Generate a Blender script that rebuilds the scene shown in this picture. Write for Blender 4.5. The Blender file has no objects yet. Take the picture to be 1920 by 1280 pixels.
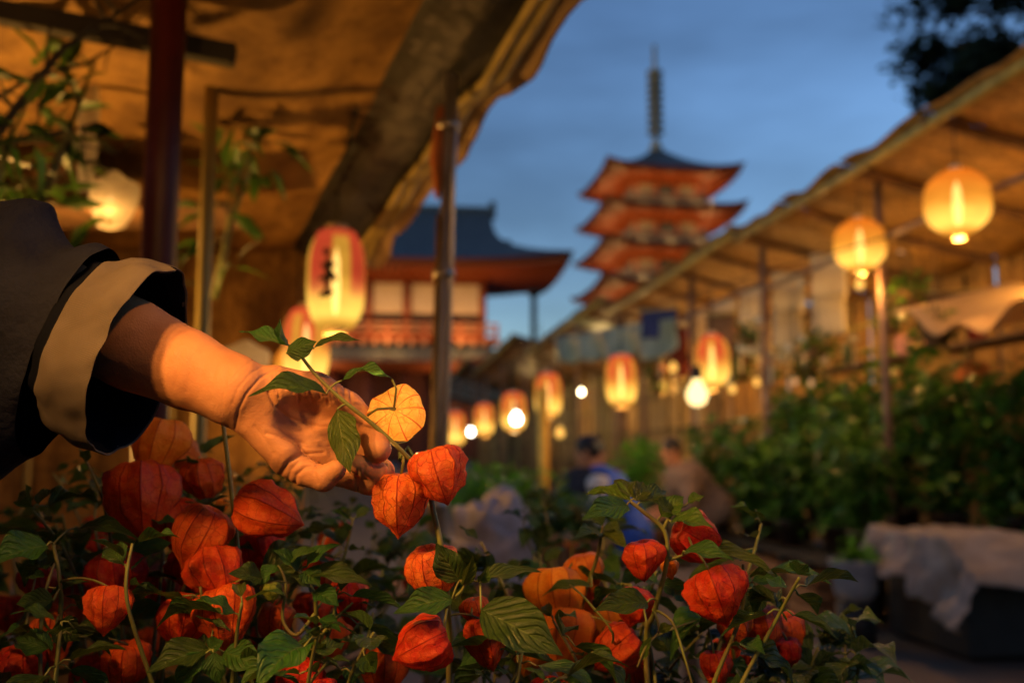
import bpy, math, random
import numpy as np
from mathutils import Vector, Matrix, noise
rnd = random.Random(11)
S = bpy.context.scene
COL = S.collection
R = math.radians

# ------------------------------------------------------------------ camera, sky, exposure
PITCH, YAW, CAMZ, LENS = R(6.5), R(7.32), 1.2, 35.0
D0 = 0.85                                   # distance of the held sprig
cd = bpy.data.cameras.new('camera'); cam = bpy.data.objects.new('camera', cd); COL.objects.link(cam)
cam.location = (0, 0, CAMZ); cam.rotation_euler = (math.pi/2 + PITCH, 0, -YAW)
cd.lens = LENS; cd.sensor_width = 36; cd.clip_start = 0.02; cd.clip_end = 2000
cd.dof.use_dof = True; cd.dof.focus_distance = D0 + .005; cd.dof.aperture_fstop = 3.7; cd.dof.aperture_blades = 0
S.camera = cam
world = bpy.data.worlds.new('World'); S.world = world; world.use_nodes = True
wn, wl = world.node_tree.nodes, world.node_tree.links
bg = wn['Background']
sky = wn.new('ShaderNodeTexSky'); sky.sky_type = 'NISHITA'; sky.sun_disc = False
sky.sun_elevation = R(5); sky.sun_rotation = R(243)
tint = wn.new('ShaderNodeMix'); tint.data_type = 'RGBA'; tint.blend_type = 'MULTIPLY'; tint.inputs[0].default_value = 1
tint.inputs[7].default_value = (.98, 1.38, 2.26, 1)      # blue hour white balance
wl.new(sky.outputs[0], tint.inputs[6])
tc = wn.new('ShaderNodeTexCoord'); mp = wn.new('ShaderNodeMapping'); mp.inputs['Scale'].default_value = (1, 1, 3.2)
nz = wn.new('ShaderNodeTexNoise'); nz.inputs['Scale'].default_value = 3.1; nz.inputs['Detail'].default_value = 4; nz.inputs['Roughness'].default_value = .5
wl.new(tc.outputs['Generated'], mp.inputs[0]); wl.new(mp.outputs[0], nz.inputs[0])
mr = wn.new('ShaderNodeMapRange'); mr.inputs[1].default_value = .35; mr.inputs[2].default_value = .7; mr.inputs[3].default_value = .76; mr.inputs[4].default_value = 1.28
wl.new(nz.outputs[0], mr.inputs[0])
cl = wn.new('ShaderNodeMix'); cl.data_type = 'RGBA'; cl.blend_type = 'MULTIPLY'; cl.inputs[0].default_value = 1
wl.new(tint.outputs[2], cl.inputs[6]); wl.new(mr.outputs[0], cl.inputs[7]); wl.new(cl.outputs[2], bg.inputs[0])
bg.inputs[1].default_value = 0.10
S.view_settings.view_transform = 'Standard'; S.view_settings.look = 'None'
S.view_settings.exposure = 0; S.view_settings.gamma = 1; S.view_settings.use_curve_mapping = False
S.render.engine = 'CYCLES'
cy = S.cycles
cy.use_denoising = True
try: cy.denoiser = 'OPENIMAGEDENOISE'
except Exception: pass
cy.max_bounces = 7; cy.diffuse_bounces = 3; cy.glossy_bounces = 2; cy.transmission_bounces = 4; cy.transparent_max_bounces = 8
cy.sample_clamp_indirect = 10; cy.caustics_reflective = False; cy.caustics_refractive = False
cy.use_light_tree = True; cy.use_adaptive_sampling = True; cy.adaptive_threshold = .02
S.render.use_persistent_data = False

FPX = LENS/36*1920
_f = Vector((math.sin(YAW)*math.cos(PITCH), math.cos(YAW)*math.cos(PITCH), math.sin(PITCH)))
_r = Vector((math.cos(YAW), -math.sin(YAW), 0))
_u = _r.cross(_f)
CAM = Vector((0, 0, CAMZ))
def P(px, py, d):                          # a point of the photograph seen at the distance d
    return CAM + _r*((px-960)/FPX*d) + _u*((640-py)/FPX*d) + _f*d
def W(x, up, d): return CAM + _r*x + _u*up + _f*d
AX = lambda px, d: (px-720)/FPX*d          # metres to the right of the alley's axis

# ------------------------------------------------------------------ materials
MATS = {}
def _new(name):
    m = bpy.data.materials.new(name); m.use_nodes = True; nt = m.node_tree; nt.nodes.clear()
    return m, nt, nt.nodes.new('ShaderNodeOutputMaterial')
def nd(nt, t, **kw):
    n = nt.nodes.new(t)
    for k, v in kw.items():
        k = int(k[1:]) if k[0] == 'i' and k[1:].isdigit() else k
        try: s = n.inputs[k]
        except Exception: setattr(n, k, v); continue
        if isinstance(v, bpy.types.NodeSocket): nt.links.new(v, s)
        else: s.default_value = v
    return n
def mixc(nt, fac, a, b, mode='MIX'):
    n = nt.nodes.new('ShaderNodeMix'); n.data_type = 'RGBA'; n.blend_type = mode
    for i, v in ((0, fac), (6, a), (7, b)):
        if isinstance(v, bpy.types.NodeSocket): nt.links.new(v, n.inputs[i])
        elif i == 0: n.inputs[0].default_value = v
        else: n.inputs[i].default_value = (*v, 1) if len(v) == 3 else v
    return n.outputs[2]
def mth(nt, op, a, b=None, c=None):
    n = nt.nodes.new('ShaderNodeMath'); n.operation = op
    for i, v in enumerate((a, b, c)):
        if v is None: continue
        if isinstance(v, bpy.types.NodeSocket): nt.links.new(v, n.inputs[i])
        else: n.inputs[i].default_value = v
    return n.outputs[0]
def sstep(nt, v, a, b, lo=0, hi=1):
    n = nt.nodes.new('ShaderNodeMapRange'); n.interpolation_type = 'SMOOTHSTEP'
    nt.links.new(v, n.inputs[0])
    for i, x in ((1, a), (2, b), (3, lo), (4, hi)): n.inputs[i].default_value = x
    return n.outputs[0]
def mat(name, col, col2=None, rough=.6, scale=6, stretch=(1, 1, 1), bump=.0, bscale=30, metal=0, trans=0, spec=.3, rand=0, alpha=0, sheen=0):
    if name in MATS: return MATS[name]
    m, nt, out = _new(name)
    col2 = col2 or tuple(c*.6 for c in col)
    g = nd(nt, 'ShaderNodeTexCoord'); mpn = nd(nt, 'ShaderNodeMapping', Vector=g.outputs['Object'], Scale=stretch)
    n = nd(nt, 'ShaderNodeTexNoise', Vector=mpn.outputs[0], Scale=scale, Detail=5., Roughness=.6)
    c = mixc(nt, sstep(nt, n.outputs[0], .3, .7), col2, col)
    if rand:
        oi = nd(nt, 'ShaderNodeObjectInfo')
        h = nd(nt, 'ShaderNodeHueSaturation', Color=c, Hue=sstep(nt, oi.outputs['Random'], 0, 1, .5-rand*.08, .5+rand*.08), Value=sstep(nt, oi.outputs['Random'], 0, 1, 1-rand*.4, 1+rand*.4))
        c = h.outputs[0]
    b = nd(nt, 'ShaderNodeBsdfPrincipled', **{'Base Color': c, 'Roughness': rough, 'Metallic': metal, 'Specular IOR Level': spec})
    if sheen: b.inputs['Sheen Weight'].default_value = sheen
    if bump:
        n2 = nd(nt, 'ShaderNodeTexNoise', Vector=mpn.outputs[0], Scale=bscale, Detail=4.)
        bp = nd(nt, 'ShaderNodeBump', Height=n2.outputs[0], Strength=bump, Distance=.02)
        nt.links.new(bp.outputs[0], b.inputs['Normal'])
    o = b.outputs[0]
    if trans:
        t = nd(nt, 'ShaderNodeBsdfTranslucent', Color=c)
        o = nd(nt, 'ShaderNodeMixShader', i0=trans, i1=o, i2=t.outputs[0]).outputs[0]
    if alpha:
        t = nd(nt, 'ShaderNodeBsdfTransparent')
        o = nd(nt, 'ShaderNodeMixShader', i0=alpha, i1=o, i2=t.outputs[0]).outputs[0]
    nt.links.new(o, out.inputs[0]); MATS[name] = m
    return m
def emit(name, col, strength):
    if name in MATS: return MATS[name]
    m, nt, out = _new(name)
    e = nd(nt, 'ShaderNodeEmission', Color=(*col, 1), Strength=strength)
    nt.links.new(e.outputs[0], out.inputs[0]); MATS[name] = m
    return m

def husk_mat(name, a, b, vein, trans=.4, net=.4, rib=.85):
    m, nt, out = _new(name)
    uv = nd(nt, 'ShaderNodeTexCoord')
    sp = nd(nt, 'ShaderNodeSeparateXYZ', Vector=uv.outputs['UV'])
    u10 = mth(nt, 'FRACT', mth(nt, 'ADD', mth(nt, 'MULTIPLY', sp.outputs[0], 10.), .5))
    ribd = mth(nt, 'ABSOLUTE', mth(nt, 'SUBTRACT', u10, .5))
    ribm = sstep(nt, ribd, .07, .015)
    n0 = nd(nt, 'ShaderNodeTexNoise', Vector=uv.outputs['Object'], Scale=2.2, Detail=3.)
    # branching veins: edges of stretched cells
    wv = nd(nt, 'ShaderNodeVectorMath', operation='ADD'); nt.links.new(uv.outputs['Object'], wv.inputs[0])
    sc = nd(nt, 'ShaderNodeVectorMath', operation='SCALE'); nt.links.new(n0.outputs[1], sc.inputs[0]); sc.inputs['Scale'].default_value = .35
    nt.links.new(sc.outputs[0], wv.inputs[1])
    vo = nd(nt, 'ShaderNodeTexVoronoi', feature='DISTANCE_TO_EDGE', Vector=wv.outputs[0], Scale=2.3)
    vo2 = nd(nt, 'ShaderNodeTexVoronoi', feature='DISTANCE_TO_EDGE', Vector=wv.outputs[0], Scale=6.5)
    netm = mth(nt, 'MAXIMUM', sstep(nt, vo.outputs[0], .045, .01), mth(nt, 'MULTIPLY', sstep(nt, vo2.outputs[0], .06, .01), .45))
    veins = mth(nt, 'MINIMUM', mth(nt, 'MAXIMUM', mth(nt, 'MULTIPLY', ribm, rib), mth(nt, 'MULTIPLY', netm, net)), 1.)
    n1 = nd(nt, 'ShaderNodeTexNoise', Vector=uv.outputs['Object'], Scale=3., Detail=6., Roughness=.65)
    c = mixc(nt, sstep(nt, n1.outputs[0], .35, .68), a, b)
    oi = nd(nt, 'ShaderNodeObjectInfo')
    c = nd(nt, 'ShaderNodeHueSaturation', Color=c, Hue=sstep(nt, oi.outputs['Random'], 0, 1, .49, .512), Value=sstep(nt, oi.outputs['Random'], 0, 1, .8, 1.1)).outputs[0]
    c = mixc(nt, veins, c, vein)
    n2 = nd(nt, 'ShaderNodeTexNoise', Vector=uv.outputs['Object'], Scale=5., Detail=5., Roughness=.6)
    hgt = mth(nt, 'ADD', mth(nt, 'MULTIPLY', n2.outputs[0], 1.), mth(nt, 'MULTIPLY', veins, .25))
    bp = nd(nt, 'ShaderNodeBump', Height=hgt, Strength=.6, Distance=.0035)
    b_ = nd(nt, 'ShaderNodeBsdfPrincipled', **{'Base Color': c, 'Roughness': .42, 'Specular IOR Level': .3, 'Normal': bp.outputs[0]})
    t = nd(nt, 'ShaderNodeBsdfTranslucent', Color=c, Normal=bp.outputs[0])
    mx = nd(nt, 'ShaderNodeMixShader', i0=trans, i1=b_.outputs[0], i2=t.outputs[0])
    nt.links.new(mx.outputs[0], out.inputs[0]); MATS[name] = m
    return m
HUSK_RED = husk_mat('husk_red', (.62, .045, .014), (.70, .11, .02), (.22, .010, .006))
HUSK_LIT = husk_mat('husk_lit', (.80, .115, .034), (.88, .25, .06), (.30, .016, .010), trans=.42, net=.55, rib=.9)  # husk red made lighter and oranger, backlight put into the colour
HUSK_ORANGE = husk_mat('husk_orange', (.88, .26, .025), (.92, .38, .045), (.5, .09, .012), net=.2)
HUSK_PALE = husk_mat('husk_pale', (.98, .66, .22), (.98, .80, .34), (.6, .12, .035), trans=.7, net=.42, rib=.95)  # pale yellow base colour helps the glow from behind read yellow
HUSK_GREEN = husk_mat('husk_green', (.18, .28, .04), (.28, .36, .06), (.08, .16, .02), net=.3)

def leaf_mat(name, a, b, vein, trans=.35, rough=.38, blotch=0.):
    m, nt, out = _new(name)
    uv = nd(nt, 'ShaderNodeTexCoord'); sp = nd(nt, 'ShaderNodeSeparateXYZ', Vector=uv.outputs['UV'])
    ax = mth(nt, 'ABSOLUTE', mth(nt, 'SUBTRACT', sp.outputs[0], .5))
    mid = sstep(nt, ax, .022, .006)
    n0 = nd(nt, 'ShaderNodeTexNoise', Vector=uv.outputs['UV'], Scale=5., Detail=4.)
    ph = mth(nt, 'FRACT', mth(nt, 'ADD', mth(nt, 'SUBTRACT', mth(nt, 'MULTIPLY', sp.outputs[1], 7.), mth(nt, 'MULTIPLY', ax, 6.)), mth(nt, 'MULTIPLY', n0.outputs[0], .6)))
    side = sstep(nt, mth(nt, 'ABSOLUTE', mth(nt, 'SUBTRACT', ph, .5)), .075, .02)
    vv = mth(nt, 'MAXIMUM', mid, mth(nt, 'MULTIPLY', side, .55))
    n1 = nd(nt, 'ShaderNodeTexNoise', Vector=uv.outputs['UV'], Scale=9., Detail=6., Roughness=.65)
    c = mixc(nt, sstep(nt, n1.outputs[0], .35, .68), a, b)
    if blotch:
        c = mixc(nt, sstep(nt, n0.outputs[0], .55, .66, 0, blotch), c, (.42, .42, .3))
    oi = nd(nt, 'ShaderNodeObjectInfo')
    c = nd(nt, 'ShaderNodeHueSaturation', Color=c, Hue=sstep(nt, oi.outputs['Random'], 0, 1, .475, .52), Value=sstep(nt, oi.outputs['Random'], 0, 1, .7, 1.3)).outputs[0]
    c = mixc(nt, mth(nt, 'MULTIPLY', vv, .7), c, vein)
    hgt = mth(nt, 'SUBTRACT', mth(nt, 'MULTIPLY', n1.outputs[0], .5), mth(nt, 'MULTIPLY', sstep(nt, mth(nt, 'ABSOLUTE', mth(nt, 'SUBTRACT', ph, .5)), .3, .0), .5))
    bp = nd(nt, 'ShaderNodeBump', Height=hgt, Strength=.7, Distance=.005)
    b_ = nd(nt, 'ShaderNodeBsdfPrincipled', **{'Base Color': c, 'Roughness': rough, 'Specular IOR Level': .45, 'Normal': bp.outputs[0]})
    t = nd(nt, 'ShaderNodeBsdfTranslucent', Color=mixc(nt, .5, c, (.11, .15, .012)))
    mx = nd(nt, 'ShaderNodeMixShader', i0=trans, i1=b_.outputs[0], i2=t.outputs[0])
    nt.links.new(mx.outputs[0], out.inputs[0]); MATS[name] = m
    return m
LEAF = leaf_mat('leaf', (.022, .075, .016), (.045, .115, .02), (.11, .18, .04))
LEAF_YOUNG = leaf_mat('young_leaf', (.045, .10, .013), (.085, .145, .02), (.17, .21, .05), trans=.42)
LEAF_VAR = leaf_mat('variegated_leaf', (.06, .13, .04), (.1, .19, .06), (.3, .33, .2), blotch=.8)
LEAF_FAR = mat('far_leaf', (.09, .22, .022), (.02, .065, .012), rough=.4, scale=7, trans=.3)
LEAF_BRIGHT = mat('bright_leaf', (.14, .36, .02), (.06, .2, .02), rough=.45, scale=3, trans=.4)
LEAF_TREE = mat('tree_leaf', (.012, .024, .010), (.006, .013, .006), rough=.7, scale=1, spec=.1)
STEM = mat('stem_green', (.16, .2, .05), (.12, .1, .04), rough=.5, scale=30, spec=.4)
STEM_RED = mat('peduncle', (.4, .1, .03), (.25, .12, .03), rough=.5, scale=30)
SOIL = mat('soil', (.05, .035, .025), scale=30, rough=.95, bump=.6)
POT = mat('terracotta', (.3, .13, .07), (.22, .09, .05), rough=.8, scale=9, bump=.1)
BAMBOO = mat('bamboo', (.42, .33, .1), (.25, .2, .06), rough=.45, scale=6, stretch=(1, 1, .3))
WOOD = mat('weathered_wood', (.2, .11, .05), (.1, .055, .03), rough=.75, scale=5, stretch=(1, 1, .2), bump=.2)
DARKWOOD = mat('dark_wood', (.035, .03, .02), (.02, .018, .014), rough=.7, scale=5)
STEEL = mat('worn_steel', (.5, .46, .42), (.3, .26, .22), rough=.36, metal=.8, scale=8, stretch=(1, 1, .15))
RUST = mat('brown_painted_steel', (.2, .12, .085), (.1, .06, .04), rough=.5, scale=6)
REDPAINT = mat('chipped_red_paint', (.085, .008, .005), (.035, .004, .003), rough=.45, scale=7, stretch=(1, 1, .25), bump=.15)
PLASTIC = mat('grey_plastic_sheet', (.05, .052, .055), (.018, .019, .02), rough=.42, scale=3, trans=.15, bump=.8, bscale=9, spec=.35)
CLEAR = mat('milky_plastic_sheet', (.6, .62, .55), (.4, .42, .36), rough=.25, scale=3, trans=.5, bump=.4, bscale=5)
GREENSHEET = mat('green_plastic_sheet', (.36, .40, .30), (.2, .24, .17), rough=.35, scale=2, trans=.4, bump=.5, bscale=4)
ORANGESHEET = mat('orange_roof_sheet', (.42, .15, .045), (.24, .08, .025), rough=.4, scale=1.2, trans=.25)
BROWNSHEET = mat('brown_roof_sheet', (.2, .1, .04), (.11, .055, .024), rough=.5, scale=1.2, trans=.2)
VERM = mat('vermilion_paint', (.36, .09, .028), (.25, .06, .02), rough=.5, scale=3)
TILE = mat('roof_tile', (.07, .09, .105), (.048, .06, .07), rough=.5, scale=2, spec=.4)
PLASTER = mat('white_plaster', (.74, .60, .38), (.62, .48, .28), rough=.8, scale=2)
BRONZE = mat('bronze', (.40, .35, .24), (.24, .21, .15), rough=.5, metal=.15, scale=2)
PAPER = mat('paper_card', (.75, .68, .5), (.6, .52, .36), rough=.8, scale=4, trans=.4)
CLOTH_TAN = mat('tan_cloth', (.5, .36, .2), (.4, .28, .15), rough=.9, scale=4, trans=.35)
CLOTH_WHITE = mat('grubby_white_sheet', (.36, .32, .28), (.25, .21, .17), rough=.7, scale=4, trans=.2, bump=.3, bscale=8)
BLACK = mat('black_rubber', (.02, .02, .02), rough=.6)
GLASS = mat('bell_glass', (.6, .65, .6), (.5, .55, .5), rough=.1, alpha=.55, spec=.6)
SKIN = None

def mat_mode():
    # reed screen: thin upright reeds bound in rows, bump and tone only (reeds are a few pixels)
    m, nt, out = _new('reed_screen')
    g = nd(nt, 'ShaderNodeTexCoord')
    w = nd(nt, 'ShaderNodeTexWave', Vector=g.outputs['UV'], Scale=150., Distortion=2.5, Detail=3.); w.bands_direction = 'Y'
    mp_ = nd(nt, 'ShaderNodeMapping', Vector=g.outputs['UV'], Scale=(9, 16, 1))
    n = nd(nt, 'ShaderNodeTexNoise', Vector=mp_.outputs[0], Scale=2.5, Detail=7., Roughness=.75)
    n2 = nd(nt, 'ShaderNodeTexNoise', Vector=g.outputs['UV'], Scale=7., Detail=6.)
    c = mixc(nt, sstep(nt, n.outputs[0], .3, .7), (.17, .085, .022), (.52, .30, .08))
    c = mixc(nt, sstep(nt, w.outputs[1], .0, .5, .35, 0), c, (.08, .04, .012))
    c = mixc(nt, sstep(nt, n2.outputs[0], .42, .72, 0, .8), c, (.10, .05, .014))
    bp = nd(nt, 'ShaderNodeBump', Height=w.outputs[1], Strength=.4, Distance=.01)
    b = nd(nt, 'ShaderNodeBsdfPrincipled', **{'Base Color': c, 'Roughness': .65, 'Normal': bp.outputs[0], 'Specular IOR Level': .25})
    nt.links.new(b.outputs[0], out.inputs[0])
    return m
REED = mat_mode()

def lantern_mat(name, top, low, hot, strength, stripes=0, lo=.28, hi=.66, amt=.9):
    # lit paper: it gives off light, most of it round the lamp in its lower half
    m, nt, out = _new(name)
    uv = nd(nt, 'ShaderNodeTexCoord'); sp = nd(nt, 'ShaderNodeSeparateXYZ', Vector=uv.outputs['UV'])
    v = sp.outputs[1]
    n = nd(nt, 'ShaderNodeTexNoise', Vector=uv.outputs['UV'], Scale=6., Detail=3.)
    if stripes:
        f = mth(nt, 'FRACT', mth(nt, 'MULTIPLY', sp.outputs[0], float(stripes)))
        st = mth(nt, 'MULTIPLY', sstep(nt, f, .30, .40), sstep(nt, f, .98, .9))
        red = mth(nt, 'MULTIPLY', mth(nt, 'MULTIPLY', st, amt), sstep(nt, v, lo, hi))
        red = mth(nt, 'MAXIMUM', red, sstep(nt, v, .86, .96))
        c = mixc(nt, red, low, top)
    else:
        c = mixc(nt, sstep(nt, v, .35, 1.), low, top)
    hotm = mth(nt, 'MULTIPLY', sstep(nt, v, .0, .12), sstep(nt, v, .55, .15))
    c = mixc(nt, mth(nt, 'MULTIPLY', hotm, .55), c, hot)
    st_ = mth(nt, 'MULTIPLY', mth(nt, 'ADD', mth(nt, 'MULTIPLY', hotm, .9), .75), strength)
    st_ = mth(nt, 'MULTIPLY', st_, sstep(nt, n.outputs[0], .2, .8, .85, 1.15))
    e = nd(nt, 'ShaderNodeEmission', Color=c, Strength=st_)
    t = nd(nt, 'ShaderNodeBsdfTransparent', Color=(1, .75, .4, 1))
    mx = nd(nt, 'ShaderNodeMixShader', i0=.09, i1=e.outputs[0], i2=t.outputs[0])
    nt.links.new(mx.outputs[0], out.inputs[0])
    return m
L_ROUND = lantern_mat('round_lantern_paper', (.97, .21, .014), (.99, .37, .034), (1, .54, .10), 1.2)
L_RED = lantern_mat('red_white_lantern_paper', (.9, .09, .03), (.98, .40, .045), (1, .62, .12), 1.05, stripes=6)
L_BIG = lantern_mat('big_lantern_paper', (.80, .085, .03), (.98, .47, .05), (1, .66, .12), .85, stripes=4, lo=.2, hi=.4, amt=1.)
HOT = emit('hot_filament', (1, .78, .42), 14)
BULB = emit('bulb_glass', (1, .80, .46), 22)
LED = emit('white_led_bulb', (1, .9, .72), 16)

# ------------------------------------------------------------------ scene helpers
def tag(o, label=None, cat=None, group=None, kind=None):
    if label: o['label'] = label
    if cat: o['category'] = cat
    if group: o['group'] = group
    if kind: o['kind'] = kind
    return o
def empty(name, loc, label=None, cat=None, group=None, kind=None):
    o = bpy.data.objects.new(name, None); COL.objects.link(o); o.location = loc; o.empty_display_size = .1
    return tag(o, label, cat, group, kind)
def origin(o):
    v = Vector((0, 0, 0))
    while o is not None: v += o.location; o = o.parent
    return v
def copy_tree(o, parent=None):
    c = o.copy(); COL.objects.link(c)
    if parent is not None: c.parent = parent
    for ch in o.children: copy_tree(ch, c)
    return c

class MB:
    """collects geometry in world coordinates"""
    def __init__(s): s.v = []; s.f = []; s.uv = []
    def add(s, vs, fs, uvs=None):
        k = len(s.v); s.v += [tuple(p) for p in vs]
        for i, f in enumerate(fs):
            s.f.append(tuple(k+j for j in f))
            s.uv.append([uvs[j] for j in f] if uvs else [(0, 0)]*len(f))
        return s
    def box(s, c, size, rz=0, M=None):
        hx, hy, hz = (x/2 for x in size)
        b = min(hx, hy, hz)*.12
        pts = []
        for z in (-hz, -hz+b, hz-b, hz):
            k = b if abs(z) == hz else 0
            for x, y in ((-hx+k, -hy+k), (hx-k, -hy+k), (hx-k, hy-k), (-hx+k, hy-k)): pts.append(Vector((x, y, z)))
        M = M or (Matrix.Translation(c) @ Matrix.Rotation(rz, 4, 'Z'))
        fs = [(3, 2, 1, 0), (12, 13, 14, 15)]
        for r in range(3):
            for i in range(4): j = (i+1) % 4; fs.append((r*4+i, r*4+j, r*4+4+j, r*4+4+i))
        return s.add([M @ p for p in pts], fs)
    def bar(s, a, b, w, h=None):
        a, b = Vector(a), Vector(b); d = b-a; h = h or w
        q = d.to_track_quat('Z', 'Y').to_matrix().to_4x4()
        return s.box(None, (w, h, d.length), M=Matrix.Translation((a+b)/2) @ q)
    def tube(s, pts, rad, n=8, cap=True):
        pts = [Vector(p) for p in pts]
        rad = rad if isinstance(rad, (list, tuple)) else [rad]*len(pts)
        vs, fs, uv = [], [], []
        ref = None
        for i, p in enumerate(pts):
            t = (pts[min(i+1, len(pts)-1)]-pts[max(i-1, 0)]).normalized()
            if ref is None: ref = t.orthogonal().normalized()
            ref = (ref - t*ref.dot(t)); ref = ref.normalized() if ref.length > 1e-6 else t.orthogonal().normalized()
            b = t.cross(ref)
            for k in range(n):
                a = 2*math.pi*k/n
                vs.append(p + (ref*math.cos(a)+b*math.sin(a))*rad[i]); uv.append((k/n, i/(len(pts)-1)))
        for i in range(len(pts)-1):
            for k in range(n):
                j = (k+1) % n; fs.append((i*n+k, i*n+j, (i+1)*n+j, (i+1)*n+k))
        if cap: fs.append(tuple(range(n-1, -1, -1))); fs.append(tuple((len(pts)-1)*n+k for k in range(n)))
        return s.add(vs, fs, uv)
    def lathe(s, prof, c, n=24, M=None):
        M = M or Matrix.Translation(c)
        vs, fs, uv = [], [], []
        L = len(prof)
        for i, (r, z) in enumerate(prof):
            for k in range(n+1):
                a = 2*math.pi*k/n
                vs.append(M @ Vector((r*math.cos(a), r*math.sin(a), z))); uv.append((k/n, i/(L-1)))
        m = n+1
        for i in range(L-1):
            for k in range(n): fs.append((i*m+k, i*m+k+1, (i+1)*m+k+1, (i+1)*m+k))
        return s.add(vs, fs, uv)
    def grid(s, fn, nu, nv, thick=0):
        vs = [Vector(fn(i/nu, j/nv)) for j in range(nv+1) for i in range(nu+1)]
        uv = [(i/nu, j/nv) for j in range(nv+1) for i in range(nu+1)]
        fs = [(j*(nu+1)+i, j*(nu+1)+i+1, (j+1)*(nu+1)+i+1, (j+1)*(nu+1)+i) for j in range(nv) for i in range(nu)]
        return s.add(vs, fs, uv)
    def mesh(s, name, m, smooth=True, off=Vector((0, 0, 0))):
        me = bpy.data.meshes.new(name)
        me.from_pydata([tuple(Vector(p)-off) for p in s.v], [], s.f)
        ul = me.uv_layers.new(name='UVMap')
        ul.data.foreach_set('uv', np.array([c for f in s.uv for c in f], dtype=np.float32).ravel())
        if smooth: me.polygons.foreach_set('use_smooth', [True]*len(me.polygons))
        me.materials.append(m); me.update()
        return me
    def build(s, name, m, parent=None, smooth=True, solid=0, loc=None, sub=0):
        off = origin(parent) if parent is not None else Vector(loc if loc is not None else (0, 0, 0))
        o = bpy.data.objects.new(name, s.mesh(name, m, smooth, off)); COL.objects.link(o)
        if parent is not None: o.parent = parent
        elif loc is not None: o.location = loc
        if solid:
            md = o.modifiers.new('thickness', 'SOLIDIFY'); md.thickness = solid; md.offset = 0
        if sub:
            md = o.modifiers.new('smooth', 'SUBSURF'); md.levels = sub; md.render_levels = sub
        return o
def put(mesh, name, M, parent=None):
    o = bpy.data.objects.new(name, mesh); COL.objects.link(o)
    if parent is not None: o.parent = parent; M = Matrix.Translation(-origin(parent)) @ M
    o.matrix_basis = M
    return o
def frame(o, y, z):
    """matrix at o with Y along y and Z near z"""
    y = Vector(y).normalized(); z = Vector(z); z = (z-y*z.dot(y))
    z = z.normalized() if z.length > 1e-5 else y.orthogonal().normalized()
    x = y.cross(z)
    return Matrix(((x.x, y.x, z.x, o[0]), (x.y, y.y, z.y, o[1]), (x.z, y.z, z.z, o[2]), (0, 0, 0, 1)))
def lamp(name, loc, power, col, parent=None, size=.03):
    l = bpy.data.lights.new(name, 'POINT'); l.energy = power; l.color = col; l.shadow_soft_size = size
    o = bpy.data.objects.new(name, l); COL.objects.link(o)
    if parent is not None: o.parent = parent; o.location = Vector(loc)-origin(parent)
    else: o.location = loc
    return o
AMBER = (1, .43, .085)

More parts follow.
